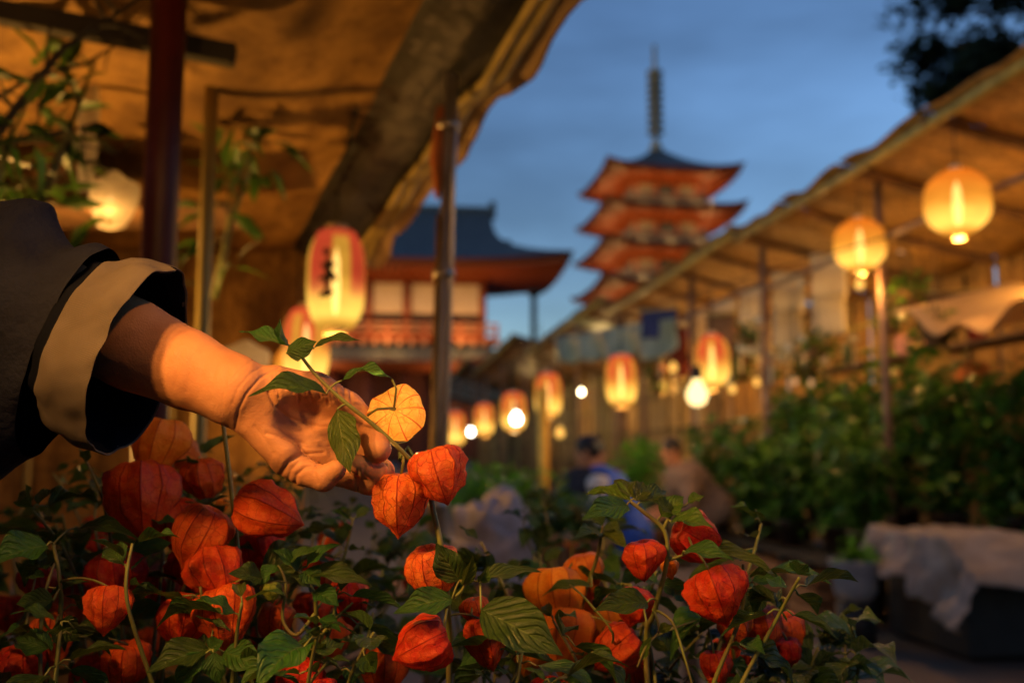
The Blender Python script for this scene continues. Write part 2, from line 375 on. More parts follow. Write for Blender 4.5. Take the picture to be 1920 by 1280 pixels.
# ------------------------------------------------------------------ blended solid shapes (bodies, arm and hand)
class Field:
    def __init__(s, lo, hi, h):
        s.lo = np.array(lo, float); s.h = h
        s.n = np.ceil((np.array(hi, float)-s.lo)/h).astype(int)+1
        s.ax = [s.lo[i]+h*np.arange(s.n[i]) for i in range(3)]
        s.D = np.full(s.n, 1e3, np.float32)
    def _sl(s, lo, hi):
        a = np.clip(np.floor((lo-s.lo)/s.h).astype(int), 0, s.n); b = np.clip(np.ceil((hi-s.lo)/s.h).astype(int)+1, 0, s.n)
        if (b <= a).any(): return None, None
        sl = tuple(slice(a[i], b[i]) for i in range(3))
        g = np.meshgrid(*[s.ax[i][sl[i]] for i in range(3)], indexing='ij', sparse=True)
        return sl, g
    def _mix(s, sl, d, k):
        o = s.D[sl]
        if k > 0:
            h = np.clip(.5+.5*(o-d)/k, 0, 1)
            s.D[sl] = np.where(o > 500, d, o*(1-h)+d*h-k*h*(1-h))
        else: s.D[sl] = np.minimum(o, d)
    def cone(s, a, b, ra, rb, k=0):
        a, b = np.array(a, float), np.array(b, float); pad = max(ra, rb)+k+3*s.h
        sl, g = s._sl(np.minimum(a, b)-pad, np.maximum(a, b)+pad)
        if sl is None: return s
        ba = b-a; L = max((ba**2).sum(), 1e-12)
        t = np.clip(sum((g[i]-a[i])*ba[i] for i in range(3))/L, 0, 1)
        d = np.sqrt(sum((g[i]-a[i]-ba[i]*t)**2 for i in range(3)))-(ra+(rb-ra)*t)
        s._mix(sl, d, k); return s
    def chain(s, pts, rad, k=0, kin=None):
        for i in range(len(pts)-1): s.cone(pts[i], pts[i+1], rad[i], rad[i+1], k if i == 0 or kin is None else kin)
        return s
    def ell(s, c, r, k=0):
        c, r = np.array(c, float), np.array(r, float); pad = r+k+3*s.h
        sl, g = s._sl(c-pad, c+pad)
        if sl is None: return s
        q = np.sqrt(sum(((g[i]-c[i])/r[i])**2 for i in range(3)))
        s._mix(sl, (q-1)*r.min(), k); return s
    def cut(s, c, r, k=0):
        c, r = np.array(c, float), np.array(r, float); pad = r+k+3*s.h
        sl, g = s._sl(c-pad, c+pad)
        if sl is None: return s
        d = -(np.sqrt(sum(((g[i]-c[i])/r[i])**2 for i in range(3)))-1)*r.min()
        o = s.D[sl]; h = np.clip(.5-.5*(o-d)/max(k, 1e-6), 0, 1)
        s.D[sl] = np.where(o > 500, o, o*(1-h)+d*h+k*h*(1-h)); return s
    def surface(s):
        D = s.D; neg = D < 0; nx, ny, nz = (x-1 for x in s.n)
        cs = [(i, j, k) for i in (0, 1) for j in (0, 1) for k in (0, 1)]
        cnt = sum(neg[i:i+nx, j:j+ny, k:k+nz].astype(np.int8) for i, j, k in cs)
        act = (cnt > 0) & (cnt < 8)
        I = np.argwhere(act)
        idx = np.full(act.shape, -1, np.int64); idx[tuple(I.T)] = np.arange(len(I))
        pos = np.zeros((len(I), 3)); w = np.zeros(len(I))
        val = {c: np.clip(D[I[:, 0]+c[0], I[:, 1]+c[1], I[:, 2]+c[2]], -9*s.h, 9*s.h) for c in cs}
        for c in cs:
            for axis in range(3):
                if c[axis]: continue
                e = list(c); e[axis] = 1; e = tuple(e)
                a, b = val[c], val[e]; m = (a < 0) != (b < 0)
                t = np.where(m, a/np.where(m, a-b, 1), 0)
                p = np.array(c, float)[None].repeat(len(I), 0); p[:, axis] += t
                pos[m] += p[m]; w[m] += 1
        V = (I+pos/np.maximum(w, 1)[:, None])*s.h+s.lo
        F = []
        for axis in range(3):
            b, c = (axis+1) % 3, (axis+2) % 3
            sl0 = [slice(1, -1)]*3; sl0[axis] = slice(0, -1)
            sl1 = list(sl0); sl1[axis] = slice(1, None)
            sl0[b] = sl0[c] = sl1[b] = sl1[c] = slice(1, -1)
            a0, a1 = neg[tuple(sl0)], neg[tuple(sl1)]
            for flip, m in ((0, a0 & ~a1), (1, ~a0 & a1)):
                E = np.argwhere(m)
                off = np.zeros(3, int); off[b] = off[c] = 1; E = E+off
                q = []
                for db, dc in ((1, 1), (0, 1), (0, 0), (1, 0)):
                    G = E.copy(); G[:, b] -= db; G[:, c] -= dc; q.append(idx[tuple(G.T)])
                q = np.stack(q, 1)
                F.append(q[:, ::-1] if flip else q)
        F = np.concatenate(F); F = F[(F >= 0).all(1)]
        return V, F
def np_mesh(name, V, F, m, parent=None, smooth=True):
    me = bpy.data.meshes.new(name)
    off = np.array(origin(parent)) if parent is not None else np.zeros(3)
    me.from_pydata((V-off).tolist(), [], F.tolist())
    me.polygons.foreach_set('use_smooth', [smooth]*len(me.polygons)); me.materials.append(m); me.update()
    o = bpy.data.objects.new(name, me); COL.objects.link(o)
    if parent is not None: o.parent = parent
    return o
# ------------------------------------------------------------------ ground
gm = mat('trodden_asphalt', (.12, .094, .074), (.07, .058, .05), rough=.75, scale=1.5, bump=.35, bscale=60)
mb = MB()
xs = [-900, -200, -40, -8, 0, 8, 40, 200, 900]
mb.grid(lambda u, v: (xs[round(u*8)], [-60, -8, 0, 8, 20, 60, 200, 700, 1500][round(v*8)], 0), 8, 8)
tag(mb.build('ground', gm, smooth=False), 'trodden grey brown ground of the market alley', kind='structure')

# ------------------------------------------------------------------ temple roofs
def roof_faces(mb, c, rz, ex, ey, tx, ty, z0, z1, up, pw=1.6, hxf=None, n=14, m=7):
    M = Matrix.Translation(c) @ Matrix.Rotation(rz, 4, 'Z')
    hx = lambda t: (hxf(t) if hxf else ex+(tx-ex)*t); hy = lambda t: ey+(ty-ey)*t
    for k in range(4):
        def fn(u, v, k=k):
            s = u*2-1; t = v
            z = z0+(z1-z0)*(t*.25+.75*t**pw)+up*abs(s)**3*(1-t)**2
            x, y = (s*hx(t), -hy(t)) if k == 0 else (hx(t), s*hy(t)) if k == 1 else (-s*hx(t), hy(t)) if k == 2 else (-hx(t), -s*hy(t))
            return M @ Vector((x, y, z))
        mb.grid(fn, n, m)
    return mb
def eave_faces(mb, c, rz, ex, ey, wx, wy, z0, zw, up, edge, n=14):
    M = Matrix.Translation(c) @ Matrix.Rotation(rz, 4, 'Z')
    for k in range(4):
        def fn(u, v, k=k):
            s = u*2-1
            if v < .2: t = 0; z = z0+up*abs(s)**3-edge*(v/.167 if v > .01 else 0)
            else: t = (v-.1667)/.8333; z = (z0-edge+up*abs(s)**3*(1-t))*(1-t)+zw*t
            ins = edge*.75*min(1, v/.167)*(1-t); hx, hy = ex-ins+(wx-ex)*t, ey-ins+(wy-ey)*t
            x, y = (-s*hx, -hy) if k == 0 else (hx, -s*hy) if k == 1 else (s*hx, hy) if k == 2 else (-hx, s*hy)
            return M @ Vector((x, y, z))
        mb.grid(fn, n, 6)
    return mb
def eave_rafters(parent, c, rz, ex, ey, wx, wy, z0, zw, up, edge, step, name='rafter'):
    """the row of rafter ends under an eave: too many to pick out, one part"""
    M = Matrix.Translation(c) @ Matrix.Rotation(rz, 4, 'Z'); mb = MB()
    for k in range(4):
        L = ex if k % 2 == 0 else ey
        q = int(2*L/step)
        for i in range(q+1):
            s = (i+.5)/(q+1)*2-1
            pt = []
            for t in (.03, .97):
                hx, hy = ex+(wx-ex)*t, ey+(wy-ey)*t
                z = (z0-edge+up*abs(s)**3*(1-t))*(1-t)+zw*t-step*.12
                pt.append(M @ Vector(((s*hx, -hy), (hx, s*hy), (s*hx, hy), (-hx, s*hy))[k] + (z,)))
            mb.bar(pt[0], pt[1], step*.3)
    o = mb.build(name, VERM, parent, smooth=False); o['kind'] = 'stuff'
    return o

# ------------------------------------------------------------------ five-storied pagoda
pd = 132.
pc = P(1236, 640, pd); pc.z = 0
az = math.atan2(pc.x, pc.y)
tow = Vector((-math.sin(az), -math.cos(az), 0)); rig = Vector((math.cos(az), -math.sin(az), 0))
cd_ = tow*math.cos(R(28))-rig*math.sin(R(28))
prz = math.atan2(cd_.y, cd_.x)-R(45)
pag = empty('pagoda', pc, 'five storied vermilion pagoda with dark upturned roofs and tall ringed spire against the dusk sky', 'pagoda')
Mp = Matrix.Translation(pc) @ Matrix.Rotation(prz, 4, 'Z')
ztop = P(1226, 268, pd).z; ztip = P(1226, 55, pd).z
for lv in range(5):
    z0 = P(1226, 338, pd).z-lv*4.95
    e = 9.1+.32*lv; wall = 4.3+.1*lv
    zw = z0-.3
    top = ztop if lv == 0 else z0+1.7
    tx = .5 if lv == 0 else wall+.6
    rf = roof_faces(MB(), pc, prz, e, e, tx, tx, z0, top, 1.0, pw=1.9 if lv == 0 else 1.3).build('roof', TILE, pag)
    ev = eave_faces(MB(), pc, prz, e-.03, e-.03, wall-.1, wall-.1, z0-.02, zw, 1.0, .55).build('eaves', VERM, pag)
    eave_rafters(pag, pc, prz, e-.1, e-.1, wall, wall, z0, zw, 1.0, .57, .6)
    zb = z0-4.95+1.75
    w = MB().box(pc+Vector((0, 0, (zb+zw)/2)), (2*wall-.3, 2*wall-.3, zw-zb), prz).build('wall', VERM, pag, smooth=False)
    for k in range(4):
        Mk = Mp @ Matrix.Rotation(k*math.pi/2, 4, 'Z')
        for i in range(4):
            x = (-1+2*i/3)*(wall-.2)
            if i < 3 or True:
                a = Mk @ Vector((x, -wall+.05, zb)); b = Mk @ Vector((x, -wall+.05, zw))
                if i < 3: MB().tube([a, b], .22, 8).build('pillar', VERM, pag)
            if i < 3:
                c = Mk @ Vector((x+(wall-.2)/3, -wall+.12, (zb+zw)/2-.1))
                pn = MB().box(c, ((2*wall-.4)/3-.7, .1, 1.5), prz+k*math.pi/2)
                pn.build('door_panel' if i == 1 else 'white_panel', DARKWOOD if i == 1 else mat('aged_plaster', (.3, .22, .14), rough=.8), pag, smooth=False)
        br = MB()
        for i in range(7):
            x = (-1+2*i/6)*(wall-.1)
            br.box(Mk @ Vector((x, -wall-.35, zw-.45)), (.35, 1.0, .35), prz+k*math.pi/2)
            br.box(Mk @ Vector((x, -wall-.75, zw-.12)), (.3, 1.6, .25), prz+k*math.pi/2)
        br.build('bracket_row', VERM, pag, smooth=False)['kind'] = 'stuff'
    dk = MB().box(pc+Vector((0, 0, zb+.05)), (2*wall+1.6, 2*wall+1.6, .2), prz).build('balcony', DARKWOOD, pag, smooth=False)
    rl = MB()
    for k in range(4):
        Mk = Mp @ Matrix.Rotation(k*math.pi/2, 4, 'Z'); q = wall+.72
        for h in (.5, .95): rl.bar(Mk @ Vector((-q-.3, -q, zb+h)), Mk @ Vector((q+.3, -q, zb+h)), .1)
        for i in range(9): rl.bar(Mk @ Vector((-q+i*q/4.5, -q, zb+.1)), Mk @ Vector((-q+i*q/4.5, -q, zb+.95)), .1)
    rl.build('railing', mat('dusky_blue_paint', (.07, .075, .11), rough=.6), dk, smooth=False)
    if lv < 4:      # the floodlights on each roof
        for k, s in [(k_, s_) for k_ in range(4) for s_ in (-.85, 0, .85)]:
            Mk = Mp @ Matrix.Rotation(k*math.pi/2, 4, 'Z')
            l = Mk @ Vector((s*wall, -wall-2.0, zb+.35))
            f = MB().box(l-Vector((0, 0, .2)), (.5, .3, .3), prz).build('floodlight', BLACK, pag, smooth=False)
            lamp('floodlight_lamp', l+Vector((0, 0, .15)), 200, (1, .52, .16), pag, .25)
sp = [(.9, 0), (1.0, .5), (.45, .8), (.7, 1.3), (.3, 1.6), (.2, 2.4)]
H = ztip-ztop
spire = MB().lathe([(r, z) for r, z in sp]+[(.3, 3), (.3, H*.8), (.24, H), (0, H)], pc+Vector((0, 0, ztop-.2)), 14).build('spire', BRONZE, pag)
for i in range(9):
    z = ztop+2.3+i*(H*.72-2.3)/8; r = 1.12
    MB().lathe([(.12, -.06), (r*.8, -.18), (r, -.16), (r, .16), (r*.8, .18), (.12, .06)], pc+Vector((0, 0, z)), 18).build('ring', BRONZE, spire)
MB().lathe([(.1, 0), (.45, .4), (.5, 1.4), (.3, 2.4), (.1, 3.0)], pc+Vector((0, 0, ztop+H*.62)), 10).build('flame_finial', BRONZE, spire)
MB().lathe([(.05, -.3), (.26, 0), (.05, .35)], pc+Vector((0, 0, ztip-1.2)), 10).build('jewel', BRONZE, spire)

# ------------------------------------------------------------------ two storied gate
gc = Vector((.2, 87, 0))
gate = empty('temple_gate', gc, 'two storied vermilion temple gate with big grey tiled roof beyond the alley', 'gate')
zg = lambda y: 1.2+(853-y)/FPX*87
hxf = lambda t: 15-6.0*(1-(1-t)**4)
roof_faces(MB(), gc, 0, 15, 8.5, 9, .3, zg(517), zg(392), .9, pw=1.35, hxf=hxf, n=18, m=10).build('roof', TILE, gate)
MB().box(gc+Vector((0, 0, zg(390))), (18.4, .8, .9)).build('ridge', TILE, gate, smooth=False)
for s in (-1, 1):
    MB().box(gc+Vector((s*9.2, 0, zg(386))), (.5, 1.0, 1.5)).build('ridge_end_tile', TILE, gate, smooth=False)
    MB().box(gc+Vector((s*9.9, -4.2, zg(478))), (.8, .8, 1.3)).build('corner_tile', TILE, gate, smooth=False)
eave_faces(MB(), gc, 0, 14.97, 8.47, 8.4, 4.2, zg(517)-.02, zg(531), .9, .4).build('eaves', mat('dull_red_wood', (.16, .045, .025), rough=.7), gate)
eave_rafters(gate, gc, 0, 14.8, 8.3, 8.4, 4.2, zg(517), zg(533), .9, .45, .7)
MB().box(gc+Vector((0, 0, (zg(530)+zg(640))/2)), (16.2, 7.6, zg(530)-zg(640))).build('upper_wall', VERM, gate, smooth=False)
MB().box(gc+Vector((0, 0, 5)), (14.6, 6, 9)).build('lower_wall', mat('dull_red_wood', (.16, .045, .025), rough=.7), gate, smooth=False)
for i in range(6):
    x = -8+3.2*i
    MB().tube([gc+Vector((x, -4.0, zg(648))), gc+Vector((x, -4.0, zg(530)))], .28, 10).build('upper_pillar', VERM, gate)
    MB().tube([gc+Vector((x*.92, -4.6, 0)), gc+Vector((x*.92, -4.6, zg(690)))], .45, 12).build('lower_pillar', mat('dull_red_wood', ()), gate)
    if i < 5:
        MB().box(gc+Vector((x+1.6, -3.86, zg(573))), (2.5, .14, 2.5)).build('white_panel', PLASTER, gate, smooth=False)
        MB().box(gc+Vector((x+1.6, -3.86, zg(613))), (2.4, .12, .9)).build('dark_window', DARKWOOD, gate, smooth=False)
br = MB()
for i in range(21):
    x = -8+.8*i
    br.box(gc+Vector((x, -4.5, zg(532)-.2)), (.4, 1.3, .4)); br.box(gc+Vector((x, -4.9, zg(524)-.1)), (.35, 2.0, .3))
br.build('bracket_row', VERM, gate, smooth=False)['kind'] = 'stuff'
dk = MB().box(gc+Vector((0, 0, zg(648))), (18.6, 10.4, .3)).build('balcony', VERM, gate, smooth=False)
for h in (zg(622), zg(634)):
    MB().bar(gc+Vector((-9.2, -5.1, h)), gc+Vector((9.2, -5.1, h)), .22).build('rail', mat('pale_weathered_rail', (.5, .25, .14), rough=.7), dk, smooth=False)
for i in range(13):
    MB().bar(gc+Vector((-9+1.5*i, -5.1, zg(648))), gc+Vector((-9+1.5*i, -5.1, zg(620))), .24).build('baluster', VERM, dk, smooth=False)
for i in range(19):
    MB().box(gc+Vector((-9+i, -4.9, zg(655))), (.4, .9, .45)).build('beam_end', mat('pale_weathered_rail', ()), gate, smooth=False)
roof_faces(MB(), gc, 0, 10.4, 7.6, 8, 4.4, zg(692), zg(656), .7, pw=1.3).build('lower_roof', TILE, gate)
eave_faces(MB(), gc, 0, 10.37, 7.57, 7.6, 3.6, zg(692)-.02, zg(706), .7, .4).build('lower_eaves', VERM, gate)
for x in (-6, 0, 6):
    fl = MB().box(gc+Vector((x, -7.2, zg(672))), (.6, .4, .35)).build('floodlight', BLACK, gate, smooth=False)
    lamp('floodlight_lamp', gc+Vector((x, -7.4, zg(648))), 560, (1, .46, .12), gate, .3)
for x in (-8, 8.5): lamp('floodlight_lamp', gc+Vector((x+1, -6.2, zg(600))), 45, (1, .36, .1), gate, .3)  # no fitting here, light added under the upper eaves
for x in (-5, 5): lamp('gate_fill_light', gc+Vector((x, -6.6, 6)), 300, (1, .55, .2), gate, .4)  # light added low on the gate front, without a fitting
# lantern hung in the gateway
def lathe_lantern(w, h, waist=.62, n=26, ribs=13):
    pr = []
    for i in range(n*2+1):
        t = i/(n*2); a = (t-.5)*2
        r = w/2*(1-abs(a)**3.2*(1-waist)) if waist < 1 else w/2
        r *= 1-.025*(.5+.5*math.cos(t*ribs*2*math.pi))
        pr.append((r, (t-.5)*h))
    return pr

# ------------------------------------------------------------------ trees, poles beyond
def tree(c, height, rad, zc, seed, label, n=5200, cz=None):
    rr = random.Random(seed)
    root = empty('tree', c, label, 'tree')
    tr = MB(); top = Vector((c[0], c[1], zc))
    tr.tube([c, Vector(c)+Vector((.2, 0, zc*.4)), top, top+Vector((.3, 0, rad*.6))], [.5, .38, .25, .08], 9)
    cl_ = []
    for i in range(46):
        d = Vector((rr.gauss(0, 1), rr.gauss(0, 1), rr.gauss(0, .8))).normalized()
        q = top+Vector((d.x*rad, d.y*rad, d.z*rad*.8))*rr.uniform(.45, 1)
        cl_.append((q, rr.uniform(.5, 1.25)*rad*.22)); 
        if i < 14: tr.tube([top-Vector((0, 0, rr.uniform(0, zc*.25))), (top+q)/2+Vector((0, 0, .3)), q], [.14, .09, .03], 6)
    tr.build('trunk', mat('bark', (.06, .045, .035), rough=.9, bump=.5), root)
    cr = MB()
    for i in range(n):
        q, r = cl_[i % len(cl_)]
        p = q+Vector((rr.gauss(0, .5), rr.gauss(0, .5), rr.gauss(0, .42)))*r
        s = rr.uniform(.16, .34)
        x = Vector((rr.gauss(0, 1), rr.gauss(0, 1), rr.gauss(0, .6))).normalized(); y = x.orthogonal().normalized()
        cr.add([p-x*s, p+y*s*.5, p+x*s, p-y*s*.5], [(0, 1, 2, 3)])
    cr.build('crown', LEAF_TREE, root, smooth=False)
    return root
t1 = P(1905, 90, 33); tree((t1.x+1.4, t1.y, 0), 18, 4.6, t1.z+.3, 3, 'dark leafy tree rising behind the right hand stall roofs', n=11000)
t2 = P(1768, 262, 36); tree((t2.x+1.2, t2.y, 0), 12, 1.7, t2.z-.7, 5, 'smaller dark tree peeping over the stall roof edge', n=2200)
lp = P(1001, 640, 62); lp.z = 0
lamp_post = empty('lamp_post', lp, 'thin dark lamp post standing beside the gate roof against the sky', 'lamp post')
zt = P(1001, 548, 62).z
MB().tube([lp, lp+Vector((0, 0, zt))], .2, 10).build('pole', DARKWOOD, lamp_post)
MB().box(lp+Vector((0, -.2, zt)), (.7, .9, .3)).build('lamp_head', DARKWOOD, lamp_post, smooth=False)
b1 = P(957, 654, 30)
ub = empty('speaker_post', (b1.x, b1.y, 0), 'dark box on a post above the far stall roofs', 'loudspeaker')
MB().tube([(b1.x, b1.y, 0), (b1.x, b1.y, b1.z)], .05, 8).build('post', DARKWOOD, ub)
MB().box(b1, (.42, .4, .5)).build('box', DARKWOOD, ub, smooth=False)

# ------------------------------------------------------------------ market stalls
def sag_panel(a, b, c, d, sag, nu=8, nv=6, wob=.01, seed=0):
    a, b, c, d = map(Vector, (a, b, c, d))
    def fn(u, v):
        p = (a*(1-u)+b*u)*(1-v)+(d*(1-u)+c*u)*v
        w = noise.noise(Vector((u*3+seed, v*3, seed)))*wob*2
        return p+Vector((w*.4, w*.3, -sag*4*u*(1-u)*.6-sag*4*v*(1-v)*.4+w))
    return MB().grid(fn, nu, nv)
def stall(name, label, Y0, Y1, xe, xb, ze, zb, step, roofmats, side=1, wall=True, seed=1, postmat=RUST):
    rr = random.Random(seed)
    root = empty(name, ((xe+xb)/2, Y0, 0), label, 'stall')
    n = max(1, round((Y1-Y0)/step)); ys = [Y0+(Y1-Y0)*i/n for i in range(n+1)]
    xp = xe+side*.25
    zz = lambda x: ze+(zb-ze)*(x-xe)/(xb-xe)
    for i, y in enumerate(ys):
        if i % 2 == 0 or i == n:
            MB().tube([(xp, y, 0), (xp, y, zz(xp)-.03)], .032, 10).build('post', postmat, root)
            MB().tube([(xb, y, 0), (xb, y, zb-.03)], .032, 10).build('post', postmat, root)
        MB().bar((xe-side*.05, y, ze+.0), (xb+side*.05, y, zb+.0), .045, .07).build('rafter', WOOD, root, smooth=False)
        if i < n:
            y2 = ys[i+1]
            pm = rr.choice(roofmats)
            sag_panel((xe-side*.08, y+.03, ze+.05), (xe-side*.08, y2-.03, ze+.05), (xb+side*.05, y2-.03, zb+.05), (xb+side*.05, y+.03, zb+.05), .05, seed=seed+i, wob=.03).build('roof_sheet', pm, root, solid=.006)
            if wall:
                sag_panel((xb-side*.03, y+.02, .1), (xb-side*.03, y2-.02, .1), (xb-side*.03, y2-.02, zb+.1), (xb-side*.03, y+.02, zb+.1), 0, seed=seed+i*3, wob=.02).build('reed_mat', REED, root, solid=.008)
    if wall:
        for i in range(int((Y1-Y0)/.42)):
            y = Y0+.2+i*.42+rr.uniform(-.1, .1)
            if rr.random() < .55: MB().tube([(xb-side*.07, y, .2), (xb-side*.07+rr.uniform(-.02, .02), y+rr.uniform(-.08, .08), zb-.02)], rr.uniform(.012, .022), 6).build('bamboo_upright', rr.choice([BAMBOO, WOOD, DARKWOOD]), root)
        for h in (1.1, 1.75, 2.4):
            MB().tube([(xb-side*.10, Y0, h+rr.uniform(-.08, .08)), (xb-side*.10, Y1, h+rr.uniform(-.08, .08))], .016, 6).build('bamboo_rail', rr.choice([BAMBOO, DARKWOOD]), root)
    MB().tube([(xe, Y0-.1, ze-.02), (xe, (Y0+Y1)/2, ze-.05), (xe, Y1+.1, ze-.02)], .035, 8).build('eave_pole', BAMBOO, root)
    MB().tube([(xp, Y0, ze-.55), (xp, Y1, ze-.55)], .025, 8).build('front_rail', postmat, root)
    MB().tube([(xb-side*.06, Y0, zb-.3), (xb-side*.06, Y1, zb-.3)], .03, 8).build('back_rail', BAMBOO, root)
    return root
def bulb(loc, top, label, power, m=BULB, r=.035, col=AMBER, group=None, light=True):
    o = empty('hanging_bulb', loc, label, 'light bulb', group)
    p = Vector(loc)
    MB().lathe([(0, -r), (r*.7, -r*.75), (r, 0), (r*.8, r*.65), (r*.42, r*1.2), (r*.4, r*1.5)], p, 14).build('bulb', m, o)
    MB().lathe([(r*.46, r*1.45), (r*.5, r*1.5), (r*.5, r*2.4), (r*.2, r*2.7)], p, 10).build('socket', BLACK, o)
    MB().tube([p+Vector((0, 0, r*2.6)), Vector((p.x, p.y, top))], .004, 5).build('cord', BLACK, o)
    if light: lamp('bulb_light', p-Vector((0, 0, r*1.35)), power, col, o, r)
    return o
XE, ZE = 3.57, 3.42
stall('market_stall', 'nearest right hand stall with orange sheet roof and reed mat back', 4.8, 9.6, XE, 5.6, ZE, 2.95, 1.2, [REED, ORANGESHEET, REED, BROWNSHEET], seed=2)
stall('market_stall', 'second right hand stall with brown and orange roof sheets past the round lanterns', 9.62, 15.6, XE, 5.6, ZE+.08, 3.0, 1.2, [BROWNSHEET, REED, REED], seed=5)
stall('market_stall', 'third right hand stall with pale green plastic over its roof', 15.62, 24, XE-.1, 5.6, ZE+.3, 3.1, 1.6, [GREENSHEET, BROWNSHEET, GREENSHEET, BROWNSHEET], seed=8)
stall('market_stall', 'fourth right hand stall with milky sheets, far down the alley', 24.02, 36, XE-.4, 5.6, ZE+.7, 3.4, 2.3, [CLEAR, BROWNSHEET, BROWNSHEET], seed=11)
stall('market_stall', 'last right hand stall before the gate under a low brown roof', 36.02, 58, XE-.6, 5.6, ZE+1.2, 3.8, 3.5, [BROWNSHEET, CLEAR], seed=14)
stall('market_stall', 'left hand stall past the big lantern with low tan roof', 10.5, 19, -1.7, -4.2, 2.3, 2.7, 1.7, [CLOTH_TAN, BROWNSHEET], side=-1, seed=17)
stall('market_stall', 'farthest left hand stall down towards the temple gate', 19.02, 48, -1.5, -4.2, 2.5, 2.9, 3.5, [CLOTH_TAN, BROWNSHEET, CLEAR], side=-1, seed=21)
for i, (y, x, z, pw) in enumerate([(4.6, 4.6, 2.55, 27), (6.4, 4.7, 2.6, 28), (8.3, 4.6, 2.6, 31), (10.6, 4.6, 2.6, 48), (12.6, 4.6, 2.6, 50), (14.8, 4.6, 2.6, 50)]):
    bulb((x, y, z), ZE-.25, 'lamp tucked under the right hand stall roof, %s from the near end' % ('first', 'second', 'third', 'fourth', 'fifth', 'sixth')[i], pw, m=emit('shaded_bulb', (1, .6, .2), 4), r=.022, col=(1, .46, .10))
for i, y in enumerate((18, 22, 27, 33)):
    bulb((4.4, y, 2.6), 3.2, 'lamp inside a far right hand stall, %s from its plastic roofed end' % ('first', 'second', 'third', 'fourth')[i], 80, r=.05, col=(1, .6, .2))
for i, y in enumerate((12, 16, 24, 34)):
    bulb((-2.6, y, 2.0), 2.5, 'lamp inside the left hand stalls, %s beyond the big lantern' % ('first', 'second', 'third', 'fourth')[i], 60, r=.05, col=(1, .6, .2))
# ------------------------------------------------------------------ paper lanterns
def leafquads(mb, p, L, rr, wid=.5, droop=.3, nrm=None):
    d = Vector((rr.gauss(0, 1), rr.gauss(0, 1), rr.gauss(-.1, .5))); d.normalize()
    n = Vector((rr.gauss(0, .5), rr.gauss(0, .5), 1)); x = d.cross(n); x.normalize(); n = x.cross(d)
    w = L*wid/2
    pts = [p, p+d*L*.35-x*w+n*L*.06, p+d*L*.38, p+d*L*.35+x*w+n*L*.06, p+d*L*.72-x*w*.62-n*L*droop*.2, p+d*L*.74-n*L*droop*.25, p+d*L*.72+x*w*.62-n*L*droop*.2, p+d*L-n*L*droop*.6]
    mb.add(pts, [(0, 2, 1), (0, 3, 2), (1, 2, 5, 4), (2, 3, 6, 5), (4, 5, 7), (5, 6, 7)])
def paper_lantern(loc, w, h, paper, label, group, top, waist=.55, ribs=13, power=0, strokes=None, tilt=0):
    p = Vector(loc)
    o = empty('paper_lantern', p, label, 'paper lantern', group)
    MB().lathe(lathe_lantern(w, h, waist, ribs=ribs), p, 32).build('paper', paper, o)
    rr_ = w/2*waist
    MB().lathe([(rr_*.55, -.012), (rr_*.62, -.03), (rr_*.62, .004), (rr_*.5, .01)], p-Vector((0, 0, h/2)), 18).build('bottom_ring', CREAM, o)
    MB().lathe([(rr_*.62, -.01), (rr_*.64, .025), (rr_*.3, .03), (.006, .035)], p+Vector((0, 0, h/2)), 18).build('top_cap', CREAM, o)
    MB().tube([p+Vector((0, 0, h/2+.03)), Vector((p.x, p.y, top))], .005, 5).build('cord', BLACK, o)
    MB().lathe([(0, -h*.38), (w*.05, -h*.3), (w*.075, -h*.08), (w*.055, h*.2), (0, h*.34)], p, 12).build('lamp_tube', HOT, o)
    if power: lamp('lantern_light', p-Vector((0, 0, h/2+.08)), power, AMBER, o, .06)
    return o
CREAM = mat('cream_plastic', (.75, .62, .4), (.6, .48, .3), rough=.5)
G1 = 'round paper lanterns along the right hand eave'
for px, py, d, w, lab in ((1795, 379, 6.3, .405, 'large round orange lantern nearest along the right eave, pale ring under it'),
                          (1612, 459, 7.8, .40, 'round orange lantern second along the right eave')):
    q = P(px, py, d); paper_lantern(q, w, w*1.03, L_ROUND, lab, G1, ZE-.05, waist=.28, ribs=15, power=34)
G2 = 'red and cream lanterns strung down the alley'
REDS = [(1335, 677, 8.4, .31, .44, .42, 'tapering red topped lantern above the round white lamp'),
        (1165, 713, 9.4, .30, .46, .62, 'red topped oval lantern above the blue vest'),
        (1028, 740, 10.9, .30, .46, .62, 'red topped oval lantern over the yellow pole'),
        (963, 771, 12.0, .31, .44, .62, 'pale oval lantern with white lamp at its foot'),
        (908, 786, 14.6, .30, .44, .62, 'small orange oval lantern between the two white lamps'),
        (853, 803, 16.2, .36, .52, .62, 'small glowing lantern beside the steel post'),
        (1240, 712, 15.5, .2, .42, .7, 'narrow pinkish lantern deep inside the right hand stalls')]
for px, py, d, w, h, ws, lab in REDS:
    q = P(px, py, d); paper_lantern(q, w, h, L_RED, lab, G2, q.z+.62, waist=ws, power=10)
cb = MB()
tp = [P(px, py, d)+Vector((0, 0, .62)) for px, py, d, *_ in REDS[:6]]
tp = [Vector((XE, 6.6, tp[0].z+.15))]+tp+[Vector((tp[-1].x-.3, 22, tp[-1].z+.1))]
cb.tube(tp, .006, 6)
tag(cb.build('lantern_cable', BLACK, loc=tp[0]), 'thin black cable that carries the red topped lanterns', 'cable')
q = P(630, 524, 4.0); big = paper_lantern(q, .237, .392, L_BIG, 'big red and yellow paper lantern with black brush strokes by the canopy edge', 'lanterns at the left hand canopy', 2.27, waist=.6, power=8)
INK = mat('black_ink', (.012, .010, .008), rough=.8)
tocam = (CAM-q); tocam.z = 0; tocam.normalize(); a0 = math.atan2(tocam.y, tocam.x)
st = MB()
